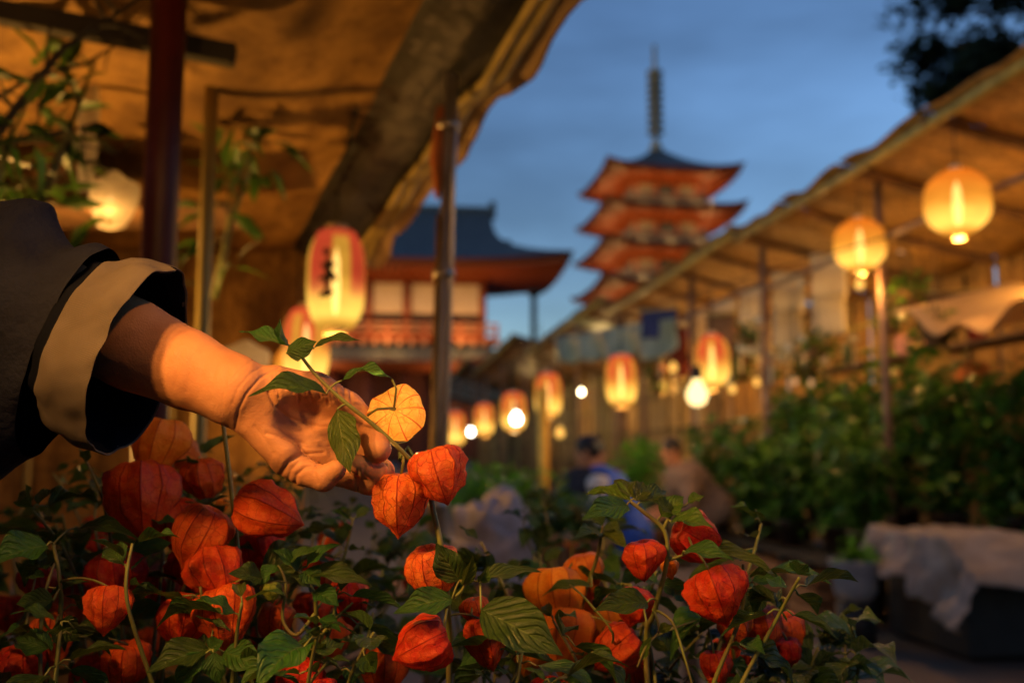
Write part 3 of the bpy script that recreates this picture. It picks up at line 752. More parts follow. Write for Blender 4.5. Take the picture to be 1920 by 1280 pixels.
def stroke(x0, z0, x1, z1, wd):
    pts = []
    for i in range(7):
        t = i/6; x = x0+(x1-x0)*t; z = z0+(z1-z0)*t
        a = a0+math.asin(max(-.95, min(.95, x/.151))); r = .1525*.784
        c = q+Vector((math.cos(a)*r, math.sin(a)*r, z*.784)); k = wd*.784*(.7+.5*math.sin(t*math.pi))
        n = Vector((math.cos(a), math.sin(a), 0)); tg = Vector((-math.sin(a)*(x1-x0), math.cos(a)*(x1-x0), z1-z0)).normalized(); s = n.cross(tg)
        pts += [c-s*k, c+s*k]
    st.add(pts, [(2*i, 2*i+1, 2*i+3, 2*i+2) for i in range(6)])
for s_ in ((-.062, .125, -.035, .105, .016), (-.072, .045, -.005, .05, .014), (-.04, .09, -.045, -.10, .013), (-.085, -.02, -.015, -.012, .011), (-.08, -.105, -.01, -.09, .014), (-.03, .02, .0, -.035, .012)):
    stroke(*s_)
st.build('brush_strokes', INK, big)
q2 = P(574, 650, 4.45); paper_lantern(q2, .21, .34, L_RED, 'second red topped lantern hanging low behind the sprig leaves', 'lanterns at the left hand canopy', 2.22, waist=.6, power=5)
q3 = P(556, 690, 4.6); paper_lantern(q3, .2, .22, L_ROUND, 'pale orange lantern half hidden behind the hand', 'lanterns at the left hand canopy', 2.2, waist=.4, power=3)
bt = [Vector((q.x+.1, q.y-.9, 2.3)), Vector((q.x, q.y, 2.27)), Vector((q2.x, q2.y, 2.22)), Vector((q3.x, q3.y, 2.2)), Vector((-1.7, 10.5, 2.35))]
tag(MB().tube(bt, .006, 6).build('lantern_cable', BLACK, loc=bt[0]), 'thin cable that carries the big lantern off the canopy edge', 'cable')
# bare lamps
def ball(px, py, d, r, m, label, power, col=(1, .82, .55)):
    p = P(px, py, d)
    return bulb(p, max(p.z+.5, 2.6), label, power, m=m, r=r, col=col)
ball(1307, 741, 7.6, .085, emit('globe_lamp', (1, .70, .28), 2.6), 'round white globe lamp just under the tapering lantern', 10)
ball(883, 810, 15, .045, LED, 'bright white bulb beside the steel post at the alley end', 12)
ball(968, 786, 11.7, .06, LED, 'bright white bulb at the foot of the pale oval lantern', 12)
ball(1014, 750, 10.5, .04, LED, 'bright white bulb in front of the lantern over the yellow pole', 10)
ball(1373, 730, 10.5, .04, emit('small_amber_bulb', (1, .5, .09), 1.6), 'small amber bulb right of the tapering lantern', 3)
ball(1419, 717, 10.5, .035, MATS['small_amber_bulb'], 'small amber bulb farther right along the stall front', 3)
ball(1607, 748, 9.4, .011, emit('pale_pin_light', (1, .9, .65), 4.5), 'tiny pale light over the potted plants', 0)
ball(1612, 534, 7.6, .035, MATS['small_amber_bulb'], 'small amber bulb below the second round lantern', 2)
ball(1050, 812, 11, .05, MATS['small_amber_bulb'], 'small amber bulb low beside the yellow pole', 3)
ball(1262, 690, 12, .05, MATS['small_amber_bulb'], 'small amber bulb above the bright green bush', 3)
for i, (px, py) in enumerate(((1490, 716), (1521, 719), (1725, 462), (1690, 470))):
    ball(px, py, 9.5, .03, emit('dim_amber_bulb', (1, .5, .2), .7), 'dim amber bulb among the hung goods, %s' % ('left of the pair over the hedge', 'right of the pair over the hedge', 'nearest the large round lantern', 'between the two round lanterns')[i], 0)

# ------------------------------------------------------------------ wares under the right hand roofs
bell0 = None
GB = 'glass wind bells hung under the right hand roofs'
for i in range(26):
    y = 8.6+rnd.random()*6.5; x = rnd.uniform(3.75, 4.6); z = rnd.uniform(2.2, 2.9)
    if bell0 is None:
        bell0 = empty('wind_bell', (0, 0, 0), 'small clear glass wind bell with hanging paper strip under the right stall roof', 'wind bell', GB)
        MB().lathe([(.032, -.045), (.04, -.02), (.038, .015), (.02, .036), (.004, .042)], (0, 0, 0), 14).build('glass', GLASS, bell0)
        MB().tube([(0, 0, .04), (0, 0, .4)], .002, 4).build('cord', BLACK, bell0)
        MB().tube([(0, 0, .01), (0, 0, -.09)], .0015, 4).build('clapper', BLACK, bell0)
        MB().box((0, 0, -.19), (.06, .002, .2), .6).build('paper_strip', PAPER, bell0, smooth=False)
        b = bell0
    else: b = copy_tree(bell0)
    b.location = (x, y, z); b.rotation_euler.z = rnd.uniform(0, 3)
# pale cards
GC = 'cream paper cards hung in rows under the second roof'
k = 0
card0 = None
ords_ = ['first', 'second', 'third', 'fourth', 'fifth', 'sixth', 'seventh']
for row, (z, n) in enumerate(((2.95, 7), (2.62, 6))):
    for i in range(n):
        y = 8.6+i*.95+row*.25; k += 1
        if card0 is None:
            card0 = empty('paper_card', (0, 0, 0), 'cream paper card hung in a row under the right hand roof', 'paper card', GC)
            sag_panel((-.16, 0, -.2), (.16, 0, -.2), (.16, 0, .2), (-.16, 0, .2), 0, wob=.01).build('card', PAPER, card0, solid=.003)
            MB().tube([(-.1, 0, .19), (-.1, 0, .5)], .002, 4).build('cord', BLACK, card0)
            MB().tube([(.1, 0, .19), (.1, 0, .5)], .002, 4).build('cord', BLACK, card0)
            c = card0
        else: c = copy_tree(card0)
        c['label'] = 'cream paper card, %s in the %s row under the second right roof' % (ords_[i], ('upper', 'lower')[row]); c.location = (4.05+row*.1, y, z-.1); c.rotation_euler.z = rnd.uniform(-.35, .15)-.5
# translucent sheets along the far eaves
y0, y1 = 11.5, 20.
def fn(u, v):
    y = y0+(y1-y0)*u; z = 2.84+.75*u-(.36+.16*abs(math.sin(u*14))+.1*noise.noise(Vector((u*6, 2, 2))))*v
    return Vector((XE-.12+.10*math.sin(u*25+v*2)*v-.05*v, y, z))
tag(MB().grid(fn, 40, 8).build('plastic_sheet', GREENSHEET, solid=.004, loc=(XE-.1, y0, 2.8)), 'pale green plastic sheet hung in folds along the third right eave', 'plastic sheet')
a = Vector((3.75, 5.35, 2.10)); b = Vector((3.75, 6.95, 2.30))
def fn(u, v):
    p = a*(1-u)+b*u+Vector((1.0*v, 0, .22*v)); p.z -= .18*math.sin(u*math.pi)*(1-.4*v)-.05*math.sin(u*17)*(1-v)
    return p
tag(MB().grid(fn, 24, 8).build('cloth_awning', CLOTH_TAN, solid=.006, loc=a), 'sagging pale tan cloth strung below the near right roof', 'cloth')
# cloths, baskets and boards hung under the right hand roofs
hung = [('cloth_banner', 'dark indigo cloth banner', (.02, .03, .12), 12.2, 3.45, 2.86, .5, .36), ('cloth_banner', 'faded brown cloth banner', (.2, .1, .05), 11.4, 4.0, 2.6, .4, .55), ('cloth_banner', 'rust red cloth banner', (.28, .05, .02), 13.2, 4.0, 2.6, .3, .7),
        ('signboard', 'dark brown hanging board', (.09, .05, .025), 7.4, 4.5, 2.35, .5, .3), ('signboard', 'pale wooden hanging board', (.42, .3, .15), 10.2, 4.3, 2.45, .26, .5), ('signboard', 'black hanging board', (.02, .02, .018), 12.3, 4.2, 2.3, .3, .45), ('signboard', 'ochre hanging board', (.4, .24, .05), 8.1, 4.7, 1.95, .34, .4)]
for nm, what, c, y, x, z, w, h in hung:
    o = empty(nm, (x, y, z), what+' hung under the right hand roofs', 'banner' if 'banner' in nm else 'board')
    a_ = Vector((-.35*w, .36*w, 0))*1.0; cc = Vector((x, y, z)); mm = mat(what.replace(' ', '_'), c, rough=.85)
    if 'banner' in nm: sag_panel(cc-a_-Vector((0, 0, h/2)), cc+a_-Vector((0, 0, h/2)), cc+a_+Vector((0, 0, h/2)), cc-a_+Vector((0, 0, h/2)), 0, 8, 8, wob=.04, seed=int(y*10)).build('cloth', mm, o, solid=.003)
    else: MB().box(cc, (w, .03, h), 2.34).build('board', mm, o, smooth=False)
    MB().tube([cc-a_*1.1+Vector((0, 0, h/2)), cc+a_*1.1+Vector((0, 0, h/2))], .012, 6).build('rod', BAMBOO, o)
    for s_ in (-1, 1): MB().tube([cc+a_*s_*.8+Vector((0, 0, h/2)), Vector((cc.x+a_.x*s_*.8, cc.y+a_.y*s_*.8, 3.1))], .003, 4).build('cord', BLACK, o)
bk = None
for i in range(12):
    y = 6.6+i*.74; x = 3.9+.45*((i*7) % 5)/4; z = 2.05+.4*((i*3) % 4)/3
    where = ('nearest the big round lantern', 'second along', 'third along', 'fourth along', 'fifth along', 'sixth along', 'seventh along', 'eighth along', 'ninth along', 'tenth along', 'eleventh along', 'farthest along')[i]
    if bk is None:
        bk = empty('hanging_basket', (0, 0, 0), 'x', 'hanging basket', 'plant baskets hung under the right hand roofs')
        MB().lathe([(0, -.09), (.07, -.08), (.10, .02), (.11, .03), (.095, .03), (.06, -.05)], None, 16, M=Matrix.Identity(4)).build('basket', WOOD, bk)
        fo = MB(); r3 = random.Random(77)
        for q_ in range(70): leafquads(fo, Vector((r3.gauss(0, .07), r3.gauss(0, .07), .05+r3.gauss(0, .06))), .10, r3)
        f_ = fo.build('foliage', LEAF_FAR, bk); f_['kind'] = 'stuff'
        for q_ in range(3): MB().tube([(.1*math.cos(q_*2.09), .1*math.sin(q_*2.09), .03), (0, 0, .35), (0, 0, .9)], .003, 4).build('cord', BLACK, bk)
        b = bk
    else: b = copy_tree(bk)
    b['label'] = 'small plant basket under the right hand roofs, '+where; b.location = (x, y, z); b.rotation_euler.z = i*1.1
# shelf with odd goods
sh = empty('wall_shelf', (4.9, 7, 0), 'wooden shelf rack against the reed mats behind the plants', 'shelf')
for y in (6.2, 8.4, 10.6): MB().bar((4.9, y, 0), (4.9, y, 2.15), .05).build('upright', WOOD, sh, smooth=False)
for z in (1.35, 1.75, 2.12): MB().box((4.95, 8.4, z), (.36, 4.6, .03)).build('board', WOOD, sh, smooth=False)
goods = [('blue plastic bottle', (.03, .08, .3), .07, .3), ('orange carton', (.6, .16, .03), .16, .2), ('pink paper parcel', (.6, .28, .25), .2, .18), ('teal can', (.05, .25, .25), .1, .22), ('brown carton', (.3, .17, .08), .24, .22),
         ('red tin', (.5, .05, .03), .14, .16), ('white plastic tub', (.65, .62, .55), .18, .15), ('dark green bottle', (.02, .1, .05), .08, .3)]
spots_ = ['at the near end of the top shelf', 'second along the top shelf', 'in the middle of the top shelf', 'far along the top shelf', 'at the near end of the middle shelf', 'second along the middle shelf', 'in the middle of the middle shelf', 'far along the middle shelf',
          'at the near end of the lowest shelf', 'second along the lowest shelf', 'in the middle of the lowest shelf', 'far along the lowest shelf']
for i in range(12):
    nm, c, w, h = goods[(i*5) % 8]
    z = (2.135, 1.765, 1.365)[i//4]; y = 6.5+(i % 4)*1.15+.2*math.sin(i*3)
    m = mat('goods_'+nm.replace(' ', '_'), c, rough=.45)
    if 'bottle' in nm or 'can' in nm or 'tub' in nm or 'tin' in nm:
        r = w/2
        o = MB().lathe([(0, 0), (r, 0), (r, h*.68), (r*.45, h*.85), (r*.4, h), (0, h)] if 'bottle' in nm else [(0, 0), (r*.95, 0), (r, h*.96), (r*1.05, h*.97), (r*.95, h), (0, h)], (4.9, y, z), 14).build(nm.replace(' ', '_').split('_')[-1], m, loc=(4.9, y, z))
    else:
        o = MB().box((4.9, y, z+h/2), (.2, w, h), .2*math.sin(i)).build(nm.split()[-1], m, smooth=False, loc=(4.9, y, z))
    tag(o, nm+' '+spots_[i], nm.split()[-1])

# ------------------------------------------------------------------ rows of potted plants on the right
def pot(c, r, h, m, root, soil=True):
    MB().lathe([(0, 0), (r*.72, 0), (r*.96, h*.82), (r*1.06, h*.83), (r*1.06, h), (r*.94, h), (r*.92, h*.9)], c, 20).build('pot', m, root)
    if soil: MB().lathe([(r*.93, h*.9), (r*.5, h*.93), (0, h*.94)], c, 16).build('soil', SOIL, root)
def potted(c, h, spread, nleaf, L, label, seed, m=None, husks=0, group=None, potmat=None, pr=.13, ph=.22, nst=6, low=.15):
    rr = random.Random(seed); c = Vector(c)
    root = empty('potted_plant', c, label, 'potted plant', group)
    pot(c, pr, ph, potmat or POT, root)
    stm = MB(); fo = MB(); tips = []
    for i in range(nst):
        a = rr.uniform(0, 6.28); q = spread*rr.uniform(.2, 1); hh = h*rr.uniform(.7, 1)
        pts = [c+Vector((math.cos(a)*q*t**1.4*1.0, math.sin(a)*q*t**1.4, ph*.9+hh*t-.1*hh*t*t*rr.random())) for t in (0, .25, .5, .75, 1)]
        stm.tube(pts, [.008, .007, .006, .005, .003], 6); tips.append(pts)
    stm.build('stems', STEM, root)
    for i in range(nleaf):
        pts = rr.choice(tips); t = rr.uniform(low, 1)*4; k = min(3, int(t)); p = pts[k].lerp(pts[k+1], t-k)
        p = p+Vector((rr.gauss(0, 1), rr.gauss(0, 1), rr.gauss(0, .6)))*spread*.22
        leafquads(fo, p, L*rr.uniform(.6, 1.2), rr)
    f = fo.build('foliage', m or LEAF_FAR, root); f['kind'] = 'stuff'
    for i in range(husks):
        pts = rr.choice(tips); t = rr.uniform(.3, .95)*4; k = int(t); p = pts[k].lerp(pts[k+1], t-k)+Vector((rr.gauss(0, .04), rr.gauss(0, .04), -.03))
        s = rr.uniform(.02, .027)
        put(HUSKS[rr.randrange(len(HUSKS))][0], 'husk', Matrix.Translation(p) @ Matrix.Rotation(rr.uniform(-.6, .6), 4, 'X') @ Matrix.Rotation(rr.uniform(0, 6), 4, 'Z') @ Matrix.Scale(s, 4), root)
    return root

# husk meshes: five ribbed papery calyx, two units wide, hung from the origin's top
def husk_mesh(seed, m, crumple=1., zs=1., lobe=1.):
    prof = [(0.03, .70), (.13, .78), (.36, .88), (.66, .84), (.9, .60), (1., .25), (.97, -.1), (.83, -.45), (.60, -.78), (.34, -1.05), (.13, -1.26), (.04, -1.38), (0, -1.42)]
    # smooth the profile
    P_ = [Vector((a, b)) for a, b in prof]; pts = []
    for i in range(len(P_)-1):
        p0, p1, p2, p3 = P_[max(i-1, 0)], P_[i], P_[i+1], P_[min(i+2, len(P_)-1)]
        for s in (0, .5):
            pts.append(.5*((2*p1)+(p2-p0)*s+(2*p0-5*p1+4*p2-p3)*s*s+(3*p1-p0-3*p2+p3)*s**3))
    pts.append(P_[-1])
    n = 50; mb = MB(); vs = []; uv = []
    L = len(pts)-1
    rr = random.Random(seed); ph = rr.uniform(0, 6); bend = rr.uniform(-.12, .12); bend2 = rr.uniform(-.12, .12)
    for i, p in enumerate(pts):
        t = i/L; env = math.sin(math.pi*min(1, t*1.05))**.7 if t < .95 else .1
        for k in range(n+1):
            a = 2*math.pi*(k % n)/n
            r = max(p.x, 0)
            f = 1+env*lobe*(.16*(.45-abs(math.sin(2.5*a)))+.05*(.5-abs(math.sin(5*a))))
            x, y, z = r*f*math.cos(a), r*f*math.sin(a), p.y*zs
            v = Vector((x, y, z))
            w = noise.noise(v*1.3+Vector((seed*7.1, 0, 0)))*.16+noise.noise(v*3.1+Vector((0, seed*3.7, 0)))*.075*crumple
            w += (abs(noise.noise(v*4.2+Vector((seed, seed, 0))))-.15)*-.09*crumple
            d = Vector((x, y, z*.4)); d = d.normalized() if d.length > 1e-6 else Vector((0, 0, 1))
            v = v+d*w*min(1, r*2.2)
            v.x += bend*(z-.7)**2*.4; v.y += bend2*(z-.7)**2*.4
            vs.append(v); uv.append((k/n, t))
    fs = [(i*(n+1)+k, (i+1)*(n+1)+k, (i+1)*(n+1)+k+1, i*(n+1)+k+1) for i in range(L) for k in range(n)]
    mb.add(vs, fs, uv)
    return mb.mesh('husk', m)
HUSKS = [(husk_mesh(i, HUSK_RED, crumple=(.7, 1.2, 1.6, .9, 1.4)[i], zs=(1, .92, .88, 1.05, .95)[i]),) for i in range(5)]
HUSKS_A = [(husk_mesh(i, HUSK_LIT, crumple=1.3, zs=1),) for i in (0, 3)]
HUSKS_O = [(husk_mesh(i+9, HUSK_ORANGE, crumple=.5),) for i in range(3)]
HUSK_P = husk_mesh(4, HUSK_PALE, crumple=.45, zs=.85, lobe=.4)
HUSK_G = husk_mesh(21, HUSK_GREEN, crumple=.5, zs=.9)

ords = ['nearest the white sheet', 'second from the white sheet', 'third from the white sheet', 'fourth from the white sheet', 'fifth from the white sheet', 'sixth from the white sheet', 'seventh from the white sheet', 'eighth from the white sheet']
DPOT = mat('dark_plastic_pot', (.05, .03, .02), (.03, .02, .015), rough=.6)
for i in range(6):
    y = 6.95+i*.62
    potted((3.48+.08*math.sin(i*2), y, .44), .86+.10*math.sin(i*1.7), .33, 330, .16, 'bushy green plant in the front bench row, '+ords[i], 100+i, group='plants in the front row on the right', potmat=DPOT, low=.0)
for i in range(8):
    y = 5.75+i*.62
    potted((4.2+.06*math.cos(i), y, .56), 1.28+.14*math.cos(i*2.3), .35, 400, .17, 'tall green plant in the back bench row, '+ords[i], 140+i, group='plants in the back row on the right', potmat=DPOT, low=.0)
for nm_, x0, n_, y0, y1, z in (('front', 3.24, 3, 6.65, 10.4, .44), ('back', 3.98, 3, 5.45, 10.4, .56)):
    bn = empty('plant_bench', (x0, (y0+y1)/2, 0), 'dark wooden bench under the %s row of potted plants' % nm_, 'bench')
    for i in range(n_): MB().box((x0+i*.215, (y0+y1)/2, z-.018), (.2, y1-y0, .03)).build('plank', DARKWOOD, bn, smooth=False)
    for i in range(8):
        y = y0+.1+(y1-y0-.2)*i/7
        for x in (x0-.06, x0+.48): MB().bar((x, y, 0), (x, y, z-.036), .055).build('leg', DARKWOOD, bn, smooth=False)
for i in range(5):
    c = Vector((3.28, 7.2+i*.62, .005))
    o = empty('plastic_crate', c, 'brown crate on the ground under the plant bench, %s from the camera end' % ('first', 'second', 'third', 'fourth', 'fifth')[i], 'crate', 'crates under the plant bench')
    for k, (dx, dy, sx, sy) in enumerate(((0, -.24, .4, .02), (0, .24, .4, .02), (-.2, 0, .02, .46), (.2, 0, .02, .46))):
        for z in (.07, .19, .31): MB().box(c+Vector((dx, dy, z)), (sx, sy, .085)).build('slat', mat('crate_wood', (.38, .19, .07), (.26, .12, .05), rough=.8), o, smooth=False)
    MB().box(c+Vector((0, 0, .012)), (.38, .46, .02)).build('base', MATS['crate_wood'], o, smooth=False)
# low black stand and white sheet at the front right
tb = empty('low_stand', (3.7, 6.0, 0), 'low black draped stand in front of the right hand plants', 'stand')
MB().box((3.68, 5.98, .33), (.62, .9, .64)).build('drape', BLACK, tb, smooth=False)
MB().box((3.68, 5.98, .665), (.68, .96, .03)).build('top', DARKWOOD, tb, smooth=False)
def fn(u, v):
    # v from the hem on the alley side up over the top; u along the stand
    y = 5.30+1.18*u; hem = .34+.14*u-.10*math.exp(-((u-.2)/.12)**2)+.06*noise.noise(Vector((u*7, 1, 1)))
    if v < .5: t = v/.5; x = 3.28-.10*(1-t); z = hem+(.69-hem)*t
    else: t = (v-.5)/.5; x = 3.28+.72*t; z = .69
    e = max(0, .22-u)/.22
    z -= .30*e**1.4*(.4+.6*v); y -= .06*e
    f = max(0, 1-v*1.3)
    g_ = u*21+4*noise.noise(Vector((u*3, v*2, 4)))
    x -= .045*f*math.sin(g_)+.03*f*math.sin(g_*2.3+1)+.05*noise.noise(Vector((u*6, v*5, 3)))*(.3+f)
    z += .035*noise.noise(Vector((u*5, v*5, 8)))+.04*abs(noise.noise(Vector((u*11, v*9, 2))))+.02*math.sin(g_)*max(0, .8-abs(v-.55)*2)
    return Vector((x, y, z+.012))
tag(MB().grid(fn, 80, 44).build('white_sheet', CLOTH_WHITE, loc=(3.4, 5.9, .6), solid=.004), 'crumpled grubby white sheet thrown over the low black stand', 'sheet')
c = Vector((3.02, 6.2, 0))
bgp = empty('bagged_plant', c, 'small green plant in a grey plastic bag beside the white sheet', 'potted plant')
MB().lathe([(0, 0), (.11, 0), (.15, .10), (.14, .2), (.18, .27), (.16, .28), (.12, .2)], c+Vector((0, 0, .26)), 18).build('bag', mat('pale_plastic_bag', (.36, .38, .42), (.22, .24, .27), rough=.3, trans=.3, bump=.6, bscale=25), bgp, sub=1)
MB().lathe([(0, 0), (.12, 0), (.12, .26), (0, .26)], c, 14).build('stand', BLACK, bgp)
fo = MB(); rr = random.Random(4)
for i in range(60): leafquads(fo, c+Vector((rr.gauss(0, .06), rr.gauss(0, .06), .55+rr.gauss(0, .05))), .1, rr)
fo.build('foliage', LEAF_BRIGHT, bgp)['kind'] = 'stuff'
# plants and things around the people
for i, (px, d, z, h, sp, n, m, lab) in enumerate((
        (1195, 10.8, .55, .72, .42, 420, LEAF_BRIGHT, 'bright yellow green bush under a lamp behind the blue vest'),
        (1330, 10.2, .5, .55, .3, 260, LEAF_FAR, 'dark green bush between the bright bush and the stooping person'),
        (1240, 9.9, .25, .5, .3, 240, LEAF_FAR, 'low green plant in front of the bright bush'),
        (960, 8.2, .3, .62, .4, 320, LEAF_BRIGHT, 'yellow green plants under the white bulb, beside the people'),
        (895, 9.5, .3, .7, .45, 320, LEAF_BRIGHT, 'yellow green plants nearest the alley end'),
        (1010, 6.2, .35, .5, .3, 300, LEAF_FAR, 'green plant before the yellow pole'))):
    potted((AX(px, d), d, z), h, sp, n, .13, lab, 200+i, m=m, pr=.14)
    MB_ = MB().box((AX(px, d), d, z/2), (.5, .4, z-.01)).build('wooden_box', WOOD, smooth=False, loc=(AX(px, d), d, 0))
    tag(MB_, 'wooden box under the '+lab.split(' under')[0].split(' between')[0].split(' in front')[0].split(', ')[0].split(' nearest')[0].split(' before')[0]+(' by the pole', ' by the stooping person', ' low in the alley', ' by the people', ' by the alley end', ' in mid alley')[i], 'box')
yp = Vector((AX(1018, 9.6), 9.6, 0)); 
tag(MB().tube([yp, yp+Vector((.01, 0, 1.0)), yp+Vector((.0, 0, 1.85))], .055, 10).build('bamboo_post', mat('yellow_bamboo', (.8, .5, .06), (.6, .34, .04), rough=.4), loc=yp), 'thick yellow bamboo post shining under a lantern', 'post')
lamp_y = P(1018, 800, 9.2)
# wooden table with plastic wrapped parcel in mid alley
for px, d, w, lab in ((930, 3.9, .26, 'crumpled whitish plastic bag on a bench behind the held fruit'),):
    c = Vector((AX(px, d), d, .72))
    t = empty('side_bench', (c.x+.1, c.y, 0), 'dark bench behind the foreground plants holding bags and pots', 'bench')
    for dy in (-.22, 0, .22): MB().box((c.x+.15, c.y+dy, .70), (1.5, .2, .03)).build('plank', WOOD, t, smooth=False)
    for sx in (-.55, .85):
        for sy in (-.25, .25): MB().bar((c.x+sx, c.y+sy, 0), (c.x+sx, c.y+sy, .685), .05).build('leg', WOOD, t, smooth=False)
    def fb(u, v):
        a = u*2*math.pi; zz = v
        r = w*.5*math.sqrt(max(0, 1-max(0, zz-.35)**2/.4225))*(.9+.2*math.sin(zz*3))
        q = Vector((math.cos(a)*r, math.sin(a)*r*.8, zz*.30))
        nn = noise.noise(q*11)*.06+abs(noise.noise(q*21))*.11+abs(noise.noise(q*45))*.04
        return c+q*(1+nn/max(.06, q.length))
    tag(MB().grid(fb, 40, 20).build('plastic_bag', mat('white_plastic_bag', (.55, .56, .66), (.34, .35, .42), rough=.3, trans=.3, bump=.6, bscale=25), loc=c, sub=1), lab, 'plastic bag')
    for px2, d2, m2, lab2 in ((1042, 4.0, mat('beige_pot', (.5, .36, .24), (.4, .28, .18), rough=.7), 'beige flower pot with small green plant right of the plastic bag'), (1105, 3.66, POT, 'brown flower pot with leaves on the end of the bench')):
        potted((AX(px2, d2), d2, .72), .2, .14, 90, .08, lab2, 300+px2, potmat=m2, pr=.085, ph=.17)
# ------------------------------------------------------------------ skin
def skin_mat():
    m, nt, out = _new('skin')
    g = nd(nt, 'ShaderNodeTexCoord')
    n = nd(nt, 'ShaderNodeTexNoise', Vector=g.outputs['Object'], Scale=28., Detail=5.)
    c = mixc(nt, sstep(nt, n.outputs[0], .3, .7), (.42, .19, .10), (.50, .245, .13))
    n2 = nd(nt, 'ShaderNodeTexNoise', Vector=g.outputs['Object'], Scale=420., Detail=3.)
    n3 = nd(nt, 'ShaderNodeTexVoronoi', Vector=g.outputs['Object'], Scale=650.)
    h = mth(nt, 'ADD', n2.outputs[0], mth(nt, 'MULTIPLY', n3.outputs[0], .5))
    bp = nd(nt, 'ShaderNodeBump', Height=h, Strength=.22, Distance=.0012)
    b = nd(nt, 'ShaderNodeBsdfPrincipled', **{'Base Color': c, 'Roughness': .58, 'Specular IOR Level': .28, 'Normal': bp.outputs[0],
        'Subsurface Weight': .05, 'Subsurface Radius': (.006, .002, .001), 'Subsurface Scale': 1.})
    nt.links.new(b.outputs[0], out.inputs[0])
    return m
SKIN = skin_mat()
HAIR = mat('black_hair', (.02, .016, .014), (.01, .008, .008), rough=.45, scale=40)

# ------------------------------------------------------------------ people in the alley
def ik(a, b, l1, l2, hint):
    d = b-a; L = min(d.length, (l1+l2)*.995); dn = d.normalized(); b = a+dn*L
    x = (l1*l1-l2*l2+L*L)/(2*L); h = math.sqrt(max(0, l1*l1-x*x))
    hh = hint-dn*hint.dot(dn); hh.normalize()
    return a+dn*x+hh*h, b
def person(loc, rz, label, hip, lean, headdir, hands, feet, garments, h=.011):
    """local axes: x to the person's right, y the way they face"""
    V = Vector
    hipc = V(hip); sp = V((0, math.sin(lean), math.cos(lean)))
    chest = hipc+sp*.36; neck = hipc+sp*.50; hd = V(headdir).normalized()
    head = neck+(sp*.4+V((0, .1, .9))).normalized()*.20
    f = V((0, 1, 0)).lerp(hd, 1).normalized(); side = V((1, 0, 0))
    segs = {'torso': [(hipc, chest, .145, .16), (chest, neck-sp*.04, .155, .09), (chest+side*.09, chest-side*.09, .12, .12), (hipc+side*.07, hipc-side*.07, .13, .13)],
            'neck': [(neck-sp*.05, head, .06, .055)], 'arms': [], 'fore': [], 'legs': [], 'shoes': []}
    tips = []
    for s, hp in ((1, hands[0]), (-1, hands[1])):
        sh = neck-sp*.06+side*(s*.17); el, wr = ik(sh, V(hp), .28, .25, V((s*.6, -.5, -.6)))
        segs['arms'] += [(neck-sp*.05+side*s*.08, sh, .07, .07), (sh, el, .062, .048)]; segs['fore'] += [(el, wr, .044, .028)]
        tips.append((el, wr, s))
    for s, fp in ((1, feet[0]), (-1, feet[1])):
        hj = hipc+side*(s*.09); kn, an = ik(hj, V(fp)+V((0, 0, .08)), .41, .40, V((s*.25, 1, .2)))
        segs['legs'] += [(hj, kn, .095, .062), (kn, an, .06, .04)]
        segs['shoes'] += [(an+V((0, -.04, -.045)), an+V((0, .15, -.055)), .042, .034)]
    root = empty('person', loc, label, 'person')
    M = Matrix.Translation(loc) @ Matrix.Rotation(rz, 4, 'Z')
    allp = [p for k in segs.values() for a, b, _, _ in k for p in (a, b)]+[head]
    lo = np.min([p[:] for p in allp], 0)-.22; hi = np.max([p[:] for p in allp], 0)+.24
    def world(Vv): return Vv @ np.array(M.to_3x3()).T+np.array(M.translation)
    F = Field(lo, hi, h)
    for k in ('torso', 'neck', 'arms', 'fore', 'legs', 'shoes'):
        for a, b, ra, rb in segs[k]: F.cone(a, b, ra*.93, rb*.93, .03)
    up = (head-neck).normalized()
    F.ell(head, (.075, .092, .108), .02); F.ell(head+f*.085-up*.012, (.014, .022, .022), .012)
    F.ell(head+f*.055-up*.075, (.045, .04, .035), .02)
    for s in (1, -1):
        F.ell(head+side*s*.078, (.012, .022, .032), .006); F.cut(head+f*.093+side*s*.032+up*.012, (.02, .02, .014), .01)
    F.cut(head+f*.1-up*.05, (.028, .012, .006), .004)
    for el, wr, s in tips:
        d = (wr-el).normalized(); q = d.cross(V((0, 0, 1))); q = q.normalized() if q.length > .1 else V((1, 0, 0))
        F.cone(wr, wr+d*.075, .03, .034, .015)
        for i in range(4):
            b0 = wr+d*.08+q*(i-1.5)*.019; F.cone(b0, b0+d*(.06, .072, .066, .05)[i]+V((0, 0, -.02)), .0105, .009, .003)
        F.cone(wr+d*.03-q*.03*s, wr+d*.08-q*.055*s, .013, .010, .008)
    Vv, Ff = F.surface(); np_mesh('body', world(Vv), Ff, SKIN, root)
    for nm, keys, m, off in garments:
        G = Field(lo, hi, h*1.1)
        for k in keys:
            for a, b, ra, rb in segs[k]:
                if k == 'shoes': G.cone(a, b, ra+.008, rb+.008, .01)
                else: G.cone(a, b, ra+off, rb+off*1.2, .04)
        gv, gf = G.surface()
        gv = np.array([Vector(p)+Vector((noise.noise(Vector(p)*9), noise.noise(Vector(p)*9+Vector((5, 0, 0))), noise.noise(Vector(p)*9+Vector((0, 5, 0)))))*.012 for p in gv])
        np_mesh(nm, world(gv), gf, m, root)
    H = Field(head-V((.2, .2, .2)), head+V((.2, .2, .22)), .009)
    H.ell(head+up*.022-f*.018, (.088, .098, .105), 0); H.cut(head+f*.095-up*.035, (.085, .075, .085), .015)
    hv, hf = H.surface(); np_mesh('hair', world(hv), hf, HAIR, root)
    for s in (1, -1):
        MB().lathe([(0, -.009), (.009, 0), (0, .009)], Vector(world(np.array([(head+f*.083+side*s*.032+up*.012)[:]]))[0]), 8).build('eye', BLACK, root)
    return root
